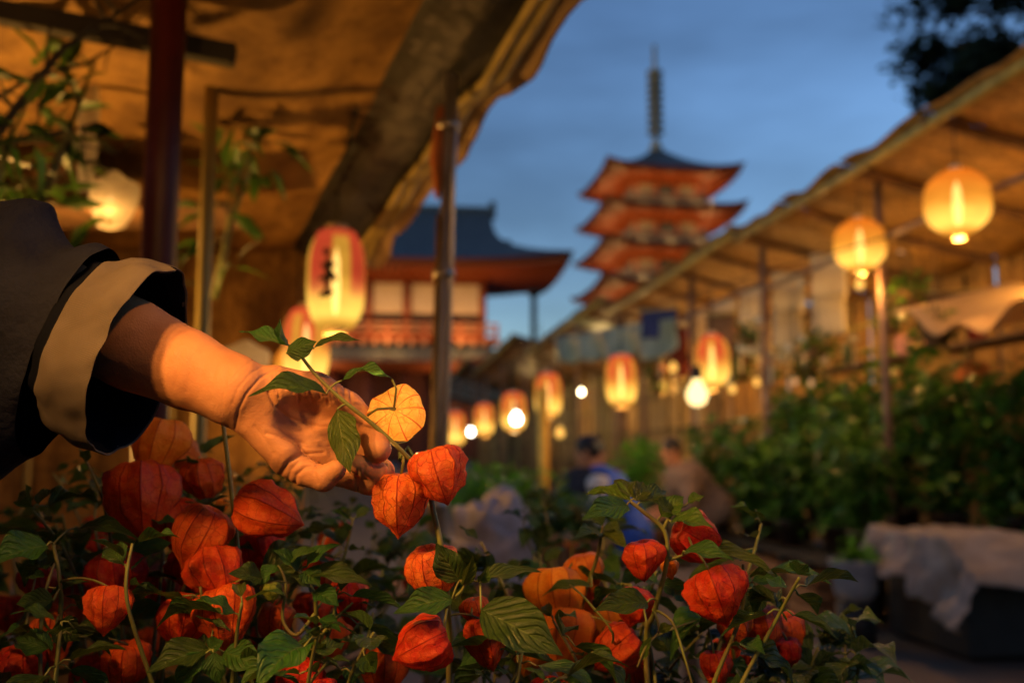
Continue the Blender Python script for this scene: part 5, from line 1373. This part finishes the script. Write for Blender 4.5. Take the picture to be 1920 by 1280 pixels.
# ------------------------------------------------------------------ lantern plants in front
def leaf_mesh(ratio, arch, fold, wave, seed, m, curl=0.):
    nx, ny = 8, 14; rr = random.Random(seed); ph = rr.uniform(0, 6); vs, uv = [], []
    for j in range(ny+1):
        y = j/ny
        w = .5*ratio*(math.sin(math.pi*min(1, y**.72))**.9 if y < 1 else 0)*(1-.35*max(0, y-.6)/.4)
        w = max(w, .006*(1-y)+.0005)
        for i in range(nx+1):
            s = i/nx*2-1; x = s*w*(1+.05*math.sin(y*19+ph+(2 if s > 0 else 0)))
            z = arch*4*y*(1-y)+fold*abs(s)*w*2+wave*ratio*abs(s)**1.5*math.sin(y*11+ph+(1.7 if s > 0 else 0))*math.sin(y*math.pi)
            z += .03*math.sin(y*24-abs(s)*5)*(1-abs(s))*abs(s)*4*ratio*math.sin(y*math.pi)
            z -= curl*max(0, y-.6)**2
            vs.append(Vector((x, y, z))); uv.append((i/nx, y))
    fs = [(j*(nx+1)+i, j*(nx+1)+i+1, (j+1)*(nx+1)+i+1, (j+1)*(nx+1)+i) for j in range(ny) for i in range(nx)]
    return MB().add(vs, fs, uv).mesh('leaf', m)
LEAVES = [leaf_mesh(rnd.uniform(.45, .62), rnd.uniform(.02, .13), rnd.uniform(.05, .4), rnd.uniform(.05, .2), i, LEAF, curl=rnd.uniform(-.2, .8)) for i in range(9)]
LEAVES_Y = [leaf_mesh(rnd.uniform(.4, .55), rnd.uniform(.02, .1), rnd.uniform(.2, .6), rnd.uniform(.05, .15), i+30, LEAF_YOUNG) for i in range(3)]
BZ = .60
class Plant:
    def __init__(s, x, d, label, r=.085, h=.17, group=None):
        p = W(x, 0, d); s.c = Vector((p.x, p.y, BZ)); s.stems = []; s.mb = MB(); s.top = s.c+Vector((0, 0, h*.93))
        s.root = empty('lantern_plant', s.c, label, 'potted plant', group); s.px = (960+x/d*FPX); s.d = d
        pot(s.c, r, h, POT, s.root)
    def stem(s, pts, r0=.0026, r1=.0014, n=8):
        pts = [Vector(p) for p in pts]; q = []
        for i in range(len(pts)-1):          # a smooth line through the points
            p0, p1, p2, p3 = pts[max(i-1, 0)], pts[i], pts[i+1], pts[min(i+2, len(pts)-1)]
            for k in range(5):
                t = k/5; q.append(.5*((2*p1)+(p2-p0)*t+(2*p0-5*p1+4*p2-p3)*t*t+(3*p1-p0-3*p2+p3)*t**3))
        q.append(pts[-1])
        s.mb.tube(q, [r0+(r1-r0)*i/(len(q)-1) for i in range(len(q))], n); s.stems.append(q); return q
    def near(s, p):
        b = None; bd = 1e9
        for q in s.stems:
            for v in q:
                dd = (v-p).length+max(0, (v.z-p.z))*.3
                if dd < bd: bd = dd; b = v
        return b if b is not None else s.top
    def twig(s, p, r=.0011, up=.012, ped=None):
        a = s.near(p); mid = (a+p)/2+Vector((0, 0, min(up, (a-p).length*.25))); q = []
        for k in range(7):
            t = k/6; q.append(a*(1-t)**2+mid*(2*t*(1-t))+p*t*t)
        s.mb.tube(q, [r*1.25]+[r]*6, 6); s.stems.append(q)
    def husk(s, cx, cy, d, w, dx, dy, dz=0., ms=HUSKS, k=None, spin=None, zs=1., twig=True, me=None, label=None):
        sc = w/2.12*d/FPX; t = (_r*dx-_u*dy+_f*dz).normalized()
        M = frame((0, 0, 0), t, -_f+Vector((.01, .02, .03))) ; sp = rnd.uniform(0, 6.28) if spin is None else spin
        rot = M.to_3x3().to_4x4() @ Matrix.Rotation(math.pi/2, 4, 'X') @ Matrix.Rotation(sp, 4, 'Z')     # local -Z becomes the tip direction
        c = P(cx, cy, d); MM = Matrix.Translation(c+t*(-.25*sc*zs)) @ rot @ Matrix.Diagonal((sc, sc, sc*zs, 1))
        me = me or ms[rnd.randrange(len(ms)) if k is None else k][0]
        o = put(me, 'husk', MM, s.root)
        if label: o['label'] = label
        top = MM @ Vector((0, 0, .72))
        if twig: s.twig(top)
        return top
    def leaf(s, bx, by, tx, ty, w, d, d2=None, n=(0, -.5, -1), arch=.06, fold=.25, wave=.12, m=None, petiole=True, seed=None, curl=0.):
        a = P(bx, by, d); b = P(tx, ty, d2 or d); L = (b-a).length
        me = leaf_mesh(min(1.2, w*d/FPX/L), arch, fold, wave, rnd.randrange(999) if seed is None else seed, m or LEAF, curl)
        nn = _r*n[0]-_u*n[1]+_f*n[2]
        put(me, 'leaf', frame(a, b-a, nn) @ Matrix.Scale(L, 4), s.root)
        if petiole: s.twig(a, .0009)
    def grow(s, ytop, spread, nst, nleaf, nhusk, seed, L=.062, ms=None, young=2, leaves=None):
        rr = random.Random(seed); H = P(s.px, ytop, s.d).z-s.top.z; new = []
        for i in range(nst):
            a = rr.uniform(0, 6.28); q = spread*rr.uniform(.15, 1); hh = H*rr.uniform(.72, 1.0)
            new.append(s.stem([s.top+Vector((math.cos(a)*q*t**1.3, math.sin(a)*q*t**1.3, hh*(t*1.15-.15*t*t)))+Vector((rr.gauss(0, .008), rr.gauss(0, .008), 0))*t for t in (0, .3, .6, .85, 1)], .003, .0013, 7))
        for i in range(nleaf+young):
            q = rr.choice(new); t = rr.uniform(.22, .98) if i < nleaf else 1.; p = q[min(len(q)-1, int(t*len(q)))]
            a = rr.uniform(0, 6.28); ln = L*rr.uniform(.6, 1.2)*(1 if i < nleaf else .5)
            dr = Vector((math.cos(a), math.sin(a), rr.uniform(-.7, .45) if i < nleaf else .6)).normalized()
            b = p+dr*ln*.28; s.mb.tube([p, (p+b)/2+Vector((0, 0, .003)), b], .0009, 5)
            me = rr.choice(leaves or LEAVES) if i < nleaf else rr.choice(LEAVES_Y)
            put(me, 'leaf', frame(b, dr+Vector((0, 0, -.15)), Vector((rr.gauss(0, .35), rr.gauss(0, .35), 1))) @ Matrix.Scale(ln, 4), s.root)
        for q in new:
            for k in range(3):
                a = rr.uniform(0, 6.28); p = q[-1-k*2] if len(q) > 6 else q[-1]; ln = L*rr.uniform(.35, .7)
                dr = Vector((math.cos(a), math.sin(a), rr.uniform(-.1, .6))).normalized(); b = p+dr*.006
                put(rr.choice(leaves or LEAVES), 'leaf', frame(b, dr, Vector((rr.gauss(0, .4), rr.gauss(0, .4), 1))) @ Matrix.Scale(ln, 4), s.root)
        for i in range(nhusk):
            q = rr.choice(new); t = rr.uniform(.3, .85); p = q[int(t*len(q))]; a = rr.uniform(0, 6.28)
            sc = rr.uniform(.021, .027); e = p+Vector((math.cos(a)*.03, math.sin(a)*.03, -.008))
            s.mb.tube([p, (p+e)/2+Vector((0, 0, .008)), e], .001, 5)
            mm = (ms or HUSKS); put(mm[rr.randrange(len(mm))][0], 'husk', Matrix.Translation(e-Vector((0, 0, .72*sc))) @ Matrix.Rotation(rr.uniform(-.35, .35), 4, 'X') @ Matrix.Rotation(rr.uniform(0, 6), 4, 'Z') @ Matrix.Scale(sc, 4), s.root)
    def done(s): s.mb.build('stem', STEM, s.root)
fb_ = empty('plant_table', W(-.25, 0, 1.3)-Vector((0, 0, 0)), 'low slatted table in front that holds the lantern plants', 'table'); fb_.location.z = 0
for i in range(9):
    a = W(-1.15, 0, .82+i*.125); b = W(.45, 0, .82+i*.125); a.z = b.z = BZ-.016
    MB().bar(a, b, .03, .112).build('plank', WOOD, fb_, smooth=False)
for x in (-1.1, -.35, .4):
    for d in (.85, 1.8):
        a = W(x, 0, d); MB().bar((a.x, a.y, 0), (a.x, a.y, BZ-.035), .05).build('leg', WOOD, fb_, smooth=False)
lz = W(0, 0, 1)
def lat(px, d): return (px-960)/FPX*d
# the plant whose sprig is held
D = D0
A = Plant(lat(842, .92), .92, 'lantern plant with the long sprig held by the hand, one husk glowing yellow')
main = A.stem([A.top, P(842, 1260, .90), P(838, 1120, .87), P(826, 1020, D), P(813, 960, D+.012), P(800, 905, D+.012), P(766, 858, D-.004), P(700, 796, D-.012), P(640, 748, D-.016), P(590, 700, D-.014), P(556, 655, D-.012)], .0030, .0014, 10)
A.leaf(540, 648, 446, 621, 44, D-.012, D+.01, n=(.1, -1, -.55), arch=.05, fold=.15, wave=.15)
A.leaf(543, 648, 525, 595, 26, D-.012, D-.02, n=(-.8, -.2, -.7), arch=.05, fold=.5)
A.leaf(537, 662, 594, 640, 44, D-.02, D-.03, n=(-.1, -.25, -1), arch=.06, fold=-.2)
A.leaf(589, 652, 681, 640, 34, D-.012, D-.015, n=(.05, -1, -.5), arch=.10, fold=.2)
A.leaf(641, 714, 738, 711, 40, D-.014, D-.02, n=(.1, -.9, -.45), arch=.2, fold=.15, wave=.2)
A.leaf(612, 739, 464, 744, 50, D-.02, D-.045, n=(.05, -.8, -.6), arch=.13, fold=.3, wave=.16)
A.leaf(632, 768, 657, 888, 66, D-.02, D-.05, n=(-.2, .1, -1), arch=.03, fold=-.15, wave=.12, m=LEAF_YOUNG, seed=5)
top = A.husk(748, 781, D+.012, 113, .12, .42, .9, me=HUSK_P, spin=.4, zs=.78, twig=False, label='pale yellow husk glowing with the added lamp behind it')
A.mb.tube([P(690, 778, D-.012), P(708, 766, D-.03), top.lerp(P(715, 762, D-.032), .35), top-_f*.001, top+_f*.004], [.0013, .0011, .0012, .0019, .0016], 7)
A.mb.tube([top-_f*.001, P(743, 728, D-.03), P(736, 712, D-.02)], [.0010, .0009, .0008], 6)
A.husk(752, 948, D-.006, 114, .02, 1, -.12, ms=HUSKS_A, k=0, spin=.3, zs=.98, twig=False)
A.mb.tube([P(757, 853, D-.004), P(756, 870, D-.006), P(752, 892, D-.006)], .0013, 7)
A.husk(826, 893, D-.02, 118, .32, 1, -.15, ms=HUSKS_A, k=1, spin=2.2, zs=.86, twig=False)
A.mb.tube([P(770, 862, D-.004), P(782, 856, D-.012), P(800, 846, D-.018)], .0013, 7)
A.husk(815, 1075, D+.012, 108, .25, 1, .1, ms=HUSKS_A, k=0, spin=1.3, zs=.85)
A.husk(786, 1210, D-.005, 112, -1, .48, -.15, k=1, spin=.7, zs=1.0)
A.husk(915, 1205, D+.03, 92, .25, 1, -.1, k=3, spin=.5)
A.husk(893, 1150, D+.05, 60, .2, 1, 0, k=2)
A.leaf(862, 1088, 817, 1016, 62, D-.012, D-.02, n=(-.3, -.35, -1), arch=.03, fold=.15, seed=3)
A.leaf(868, 1095, 887, 1038, 28, D-.02, D-.03, n=(.5, 0, -1), arch=.03, fold=.4, m=LEAF_YOUNG)
A.leaf(848, 1122, 737, 1150, 56, D-.015, D-.03, n=(0, -.75, -.8), arch=.07, fold=.2)
A.leaf(893, 1090, 1016, 1072, 40, D-.01, D+.01, n=(0, -1, -.5), arch=.08, fold=.2)
A.leaf(900, 1090, 915, 1060, 24, D-.015, D-.02, n=(.3, 0, -1), fold=.4, m=LEAF_YOUNG)
A.leaf(902, 1142, 1056, 1229, 100, D-.03, D-.06, n=(.25, -.5, -.9), arch=.05, fold=.2, wave=.1, seed=8)
A.stem([A.near(P(838, 1130, .87)), P(850, 1120, D-.01), P(870, 1100, D-.015), P(874, 1070, D-.02)], .0018, .001)
A.grow(1150, .13, 5, 26, 1, 1)
# small spot lamp added, hidden, to make the yellow husk glow
g = P(751, 803, .95); sl = empty('added_stake_lamp', P(850, 1420, .97), 'tiny black spot lamp added on a green stake to light the yellow husk', 'stake lamp')
MB().tube([P(850, 1420, .97), P(842, 1260, .965), P(838, 1120, .955), P(822, 1010, .95), P(806, 930, .95), P(790, 880, .955), P(764, 838, .96), g-Vector((0, 0, .03)), g-Vector((0, 0, .022))], .0020, 6).build('stake', STEM, sl)
gt = P(748, 783, D+.012); gd = (gt-g).normalized(); Mk = frame(g, gd.orthogonal(), gd)
MB().lathe([(0, -.024), (.007, -.023), (.015, .008), (.0155, .008), (.008, -.025), (0, -.026)], None, 18, M=Mk).build('reflector', BLACK, sl)
MB().lathe([(0, -.004), (.005, -.009), (.006, -.014), (.004, -.022)], None, 12, M=Mk).build('bulb', emit('small_bulb', (1, .7, .3), 6), sl)
s3 = bpy.data.lights.new('added_stake_light', 'SPOT'); s3.energy = 46; s3.color = (1, .80, .42); s3.spot_size = R(33); s3.spot_blend = .5; s3.shadow_soft_size = .005
o3 = bpy.data.objects.new('added_stake_light', s3); COL.objects.link(o3); o3.parent = sl; o3.matrix_basis = gd.to_track_quat('-Z', 'Y').to_matrix().to_4x4(); o3.location = g+gd*.002-sl.location
# golden plant
O = Plant(lat(1075, 1.12), 1.12, 'lantern plant with golden orange husks in the middle of the front row')
O.stem([O.top, P(1078, 1240, 1.1), P(1092, 1130, 1.07), P(1118, 1050, 1.05), P(1128, 1000, 1.04)], .003, .0018)
for a_ in ((1046, 1128, 1.07, 116, .1, 1, -.3, HUSKS_O, 0), (1098, 1082, 1.10, 82, .2, 1, -.1, HUSKS_O, 1), (1062, 1206, 1.04, 118, -.12, 1, -.35, HUSKS_O, 2), (1128, 1168, 1.10, 96, .3, 1, 0, HUSKS_O, 0), (1152, 1222, 1.0, 102, -.75, .6, -.2, HUSKS, 1), (992, 1226, 1.05, 80, -.2, 1, 0, HUSKS_O, 1), (1200, 1262, 1.06, 70, .2, 1, 0, HUSKS, 0)):
    O.husk(*a_[:7], ms=a_[7], k=a_[8])
O.leaf(1110, 1100, 1015, 1118, 30, 1.03, n=(0, -1, -.35), arch=.12)
O.stem([O.near(P(1080, 1230, 1.1)), P(1150, 1200, .98), P(1105, 1130, .97), P(1068, 1095, .97)], .0012, .001)
O.leaf(1130, 985, 1090, 962, 40, 1.04, 1.08, n=(0, -.8, -.6)); O.leaf(1132, 990, 1170, 1000, 34, 1.04, n=(.1, -.9, -.4), m=LEAF_YOUNG); O.leaf(1128, 1000, 1075, 1010, 36, 1.04, 1.0, n=(0, -.8, -.5))
O.leaf(1126, 1002, 1180, 1030, 36, 1.04, 1.0, n=(0, -.8, -.5), m=LEAF_YOUNG)
O.grow(1020, .14, 5, 36, 1, 2)
# right plant
B = Plant(lat(1235, .98), .98, 'tall lantern plant right of the golden one, with leafy crown and red husks')
B.stem([B.top, P(1212, 1245, .95), P(1228, 1145, .92), P(1250, 1055, .90), P(1246, 995, .90), P(1205, 958, .90), P(1182, 940, .90)], .0030, .0016)
B.stem([P(1243, 992, .90), P(1262, 960, .90), P(1288, 945, .905)], .0018, .0012)
B.stem([P(1252, 1050, .90), P(1275, 1042, .90), P(1300, 1030, .90)], .0016, .0011)
B.stem([P(1224, 1140, .92), P(1260, 1165, .91), P(1283, 1230, .9), P(1300, 1290, .9)], .0014, .0010)
B.stem([P(1224, 1140, .92), P(1236, 1180, .91), P(1212, 1210, .9), P(1195, 1250, .9)], .0014, .0010)
B.husk(1207, 1052, .90, 82, .08, 1, -.05, k=3, spin=.32, zs=.82)
B.husk(1316, 1014, .93, 98, .9, .55, .1, k=0, spin=1.)
B.husk(1352, 1120, .89, 130, .42, 1, -.45, k=2, spin=.2, zs=.86)
B.husk(1256, 1068, .95, 36, .1, 1, 0, ms=HUSKS_O, k=0)
B.husk(1190, 1142, .98, 76, -.2, 1, 0, k=1); B.husk(1428, 1180, 1.02, 82, .1, 1, 0, k=0); B.husk(1342, 1255, .97, 62, .1, 1, 0, k=3); B.husk(1478, 1225, 1.02, 56, .1, 1, 0, k=1); B.husk(1380, 1185, 1.0, 70, .2, 1, .1, k=4)
B.leaf(1176, 946, 1090, 974, 52, .895, .86, n=(0, -.7, -.8), arch=.06, fold=.15)
B.leaf(1182, 938, 1096, 928, 50, .90, .93, n=(0, -1, -.45), arch=.09, m=LEAF_YOUNG)
B.leaf(1190, 935, 1150, 900, 40, .90, .94, n=(.1, -.8, -.6), arch=.06, m=LEAF_YOUNG)
B.leaf(1192, 938, 1205, 902, 36, .90, .92, n=(.4, -.6, -.7), m=LEAF_YOUNG); B.leaf(1200, 942, 1250, 920, 44, .90, .93, n=(.1, -.8, -.6))
B.leaf(1240, 968, 1282, 930, 44, .90, .91, n=(.1, -.7, -.7), m=LEAF_YOUNG); B.leaf(1262, 962, 1215, 935, 30, .90, .89, n=(.1, -.7, -.7), m=LEAF_YOUNG)
B.leaf(1258, 978, 1338, 990, 50, .895, .87, n=(.1, -.9, -.6), arch=.09, m=LEAF_YOUNG); B.leaf(1290, 942, 1322, 930, 24, .905, n=(.1, -.9, -.6), m=LEAF_YOUNG)
B.leaf(1283, 1034, 1378, 1052, 44, .885, .86, n=(.05, -.9, -.55), arch=.07); B.leaf(1300, 1030, 1460, 1085, 50, .92, .90, n=(.1, -.9, -.45), arch=.1, m=LEAF_YOUNG)
B.leaf(1214, 1128, 1112, 1146, 56, .90, .87, n=(.05, -.8, -.7), arch=.06, fold=.2)
B.leaf(1236, 1182, 1262, 1172, 20, .905, n=(0, -.6, -.8), m=LEAF_YOUNG); B.leaf(1205, 1235, 1222, 1190, 20, .9, n=(-.6, -.2, -.8), m=LEAF_YOUNG)
B.leaf(1410, 1090, 1480, 1100, 40, .98, n=(0, -.9, -.4)); B.leaf(1420, 1100, 1400, 1160, 46, .97, n=(0, -.2, -1)); B.leaf(1240, 1090, 1290, 1130, 44, .95, n=(0, -.7, -.7))
B.grow(985, .15, 6, 38, 2, 3)
# red cluster on the left
C1 = Plant(lat(300, 1.1), 1.1, 'lantern plant crowded with big red husks beneath the forearm')
C1.stem([C1.top, P(310, 1150, 1.1), P(330, 1000, 1.1), P(322, 870, 1.1), P(312, 810, 1.12)], .0032, .0018)
for a_ in ((300, 845, 1.1, 112, -.2, 1, -.2, HUSKS_O, 0), (345, 850, 1.22, 70, .8, .3, 0, HUSKS_O, 1), (265, 945, 1.05, 150, .1, 1, -.35, HUSKS, 1), (378, 905, 1.1, 88, .1, 1, .1, HUSKS, 2), (374, 1012, .97, 114, -.45, 1, -.2, HUSKS, 0), (300, 1120, 1.14, 80, 0, 1, 0, HUSKS, 3), (218, 1092, 1.0, 112, .1, 1, 0, HUSKS, 4)):
    C1.husk(*a_[:7], ms=a_[7], k=a_[8])
C1.grow(840, .15, 5, 26, 4, 4)
C2 = Plant(lat(425, .98), .98, 'lantern plant with wrinkled red husks left of the leafy shoots')
C2.stem([C2.top, P(440, 1240, .98), P(448, 1080, .98), P(435, 930, 1.0), P(418, 790, 1.02), P(416, 760, 1.02)], .0030, .0018)
for a_ in ((403, 1086, .95, 116, .35, 1, -.5, HUSKS, 2), (428, 1162, .93, 120, .2, 1, -.35, HUSKS, 4), (345, 1170, .95, 100, -.2, 1, 0, HUSKS, 0), (508, 962, .97, 118, 1, .28, -.1, HUSKS, 3), (498, 1036, 1.05, 96, .3, 1, 0, HUSKS, 1), (530, 1232, 1.05, 80, .2, 1, 0, HUSKS, 0), (418, 948, 1.2, 26, 0, 1, 0, HUSKS_O, 1)):
    C2.husk(*a_[:7], ms=a_[7], k=a_[8])
C2.leaf(490, 1085, 428, 1075, 44, .92, .9, n=(0, -.7, -.8)); C2.leaf(392, 1215, 273, 1262, 64, .9, .87, n=(0, -.8, -.7), arch=.07); C2.leaf(392, 1218, 420, 1200, 36, .9, n=(0, -.6, -.8)); C2.leaf(400, 1222, 412, 1282, 44, .89, n=(0, -.3, -1))
C2.leaf(420, 1222, 500, 1255, 60, .9, .88, n=(0, -.7, -.8), arch=.06); C2.leaf(385, 1225, 330, 1290, 50, .89, n=(-.1, -.6, -.9))
C2.grow(960, .13, 5, 20, 3, 5)
C3 = Plant(lat(560, .98), .98, 'lantern plant of leafy shoots with one small green husk under the palm')
C3.stem([C3.top, P(582, 1250, .96), P(592, 1170, .94), P(588, 1110, .93), P(560, 1070, .93), P(530, 1050, .93)], .0026, .0014)
C3.stem([P(590, 1150, .935), P(556, 1190, .93), P(530, 1160, .93), P(536, 1100, .93), P(528, 1070, .93)], .0020, .0012)
C3.husk(508, 1112, .92, 40, .1, 1, 0, me=HUSK_G)
C3.husk(655, 1130, .98, 80, .15, 1, 0, k=3); C3.husk(600, 1080, 1.1, 70, .1, 1, 0, k=1); C3.husk(515, 1170, 1.02, 74, 0, 1, 0, k=0); C3.husk(615, 1018, 1.4, 44, 0, 1, 0, k=2); C3.husk(640, 1000, 1.5, 40, 0, 1, 0, k=0)
for a_ in ((560, 1068, 510, 1030, 36), (575, 1062, 640, 1020, 36), (578, 1072, 700, 1100, 44), (590, 1108, 636, 1136, 44), (588, 1105, 548, 1080, 40), (540, 1055, 596, 1030, 30), (520, 1060, 490, 1100, 36), (570, 1070, 600, 1100, 44), (600, 1160, 640, 1185, 30)):
    C3.leaf(*a_, .93, .92, n=(rnd.gauss(0, .2), -.8, -.6), arch=.08)
C3.grow(1030, .13, 6, 42, 3, 6)
C4 = Plant(lat(120, .95), .95, 'lantern plant at the left end of the front row below the hanging sleeve')
C4.stem([C4.top, P(110, 1200, .95), P(112, 1090, .94), P(100, 1020, .94)], .0028, .0016)
for a_ in ((205, 1146, .9, 94, .1, 1, -.4, HUSKS, 2), (40, 1262, .98, 96, 0, 1, 0, HUSKS, 0), (240, 1252, 1.0, 96, 0, 1, 0, HUSKS, 1), (70, 1100, 1.1, 70, 0, 1, 0, HUSKS, 4)):
    C4.husk(*a_[:7], ms=a_[7], k=a_[8])
C4.leaf(88, 1022, -24, 1060, 74, .92, .88, n=(0, -.7, -.8), arch=.07); C4.leaf(150, 990, 262, 1012, 38, .98, .95, n=(0, -.9, -.5), arch=.1); C4.leaf(100, 1125, 30, 1132, 44, .93, n=(0, -.7, -.8)); C4.leaf(105, 1170, 150, 1200, 54, .93, n=(0, -.6, -.8)); C4.leaf(90, 1215, 30, 1195, 50, .93, n=(0, -.6, -.8))
C4.grow(985, .14, 6, 50, 5, 7)
more = []
for i, (px, d, yt, sp, nst, nl, nh, lab) in enumerate((
        (215, 1.32, 900, .16, 6, 46, 7, 'dark lantern plant behind the red cluster on the left'),
        (400, 1.42, 815, .18, 6, 50, 7, 'leafy lantern plant close behind the wrist'),
        (560, 1.28, 950, .16, 6, 44, 5, 'lantern plant behind the shoots below the palm'),
        (690, 1.3, 1020, .16, 5, 36, 2, 'lantern plant in the dark gap left of the heart shaped husks'),
        (940, 1.25, 1050, .16, 5, 38, 1, 'lantern plant behind the broad front leaf'),
        (1180, 1.32, 960, .18, 6, 44, 2, 'lantern plant behind the golden one'),
        (1385, 1.15, 1075, .15, 6, 40, 5, 'lantern plant with dark red husks at the right edge of the table'),
        (60, 1.5, 930, .18, 6, 46, 5, 'dark green lantern plant at the left edge of the table'),
        (290, 1.68, 850, .2, 6, 50, 5, 'dense green plant at the back of the table under the cuff'),
        (500, 1.7, 880, .2, 6, 50, 1, 'dense green plant at the back of the table under the wrist'),
        (650, 1.66, 920, .18, 5, 24, 2, 'lantern plant at the back of the table under the fingers'),
        (880, 1.62, 985, .18, 5, 24, 0, 'green plant at the back of the table below the steel post'),
        (1080, 1.7, 930, .16, 5, 24, 0, 'green plant at the back of the table below the two seated people'))):
    q = Plant(lat(px, d), d, lab); q.grow(yt, sp, nst, nl, nh, 50+i); more.append(q)
vp = Plant(lat(1505, 1.06), 1.06, 'plant with big variegated leaves hanging over the right end of the table')
vl = [leaf_mesh(.5, .12, .2, .12, 70+i, LEAF_VAR, curl=.5) for i in range(3)]
vp.grow(1165, .10, 5, 22, 0, 90, L=.095, leaves=vl, young=0)
for p_ in [A, O, B, C1, C2, C3, C4, vp]+more: p_.done()
pt_ = Plant(lat(760, .9)-5, .9, 'x') if False else None
a, b = P(560, 1290, 1.1), P(745, 1190, 1.15)
stick('cane', [a, (a+b)/2+Vector((0, 0, .004)), b], .004, mat('grey_cane', (.3, .28, .32), rough=.5), 'thin grey cane lying between the pots in the dark gap', 'cane')
bpy.context.view_layer.update()
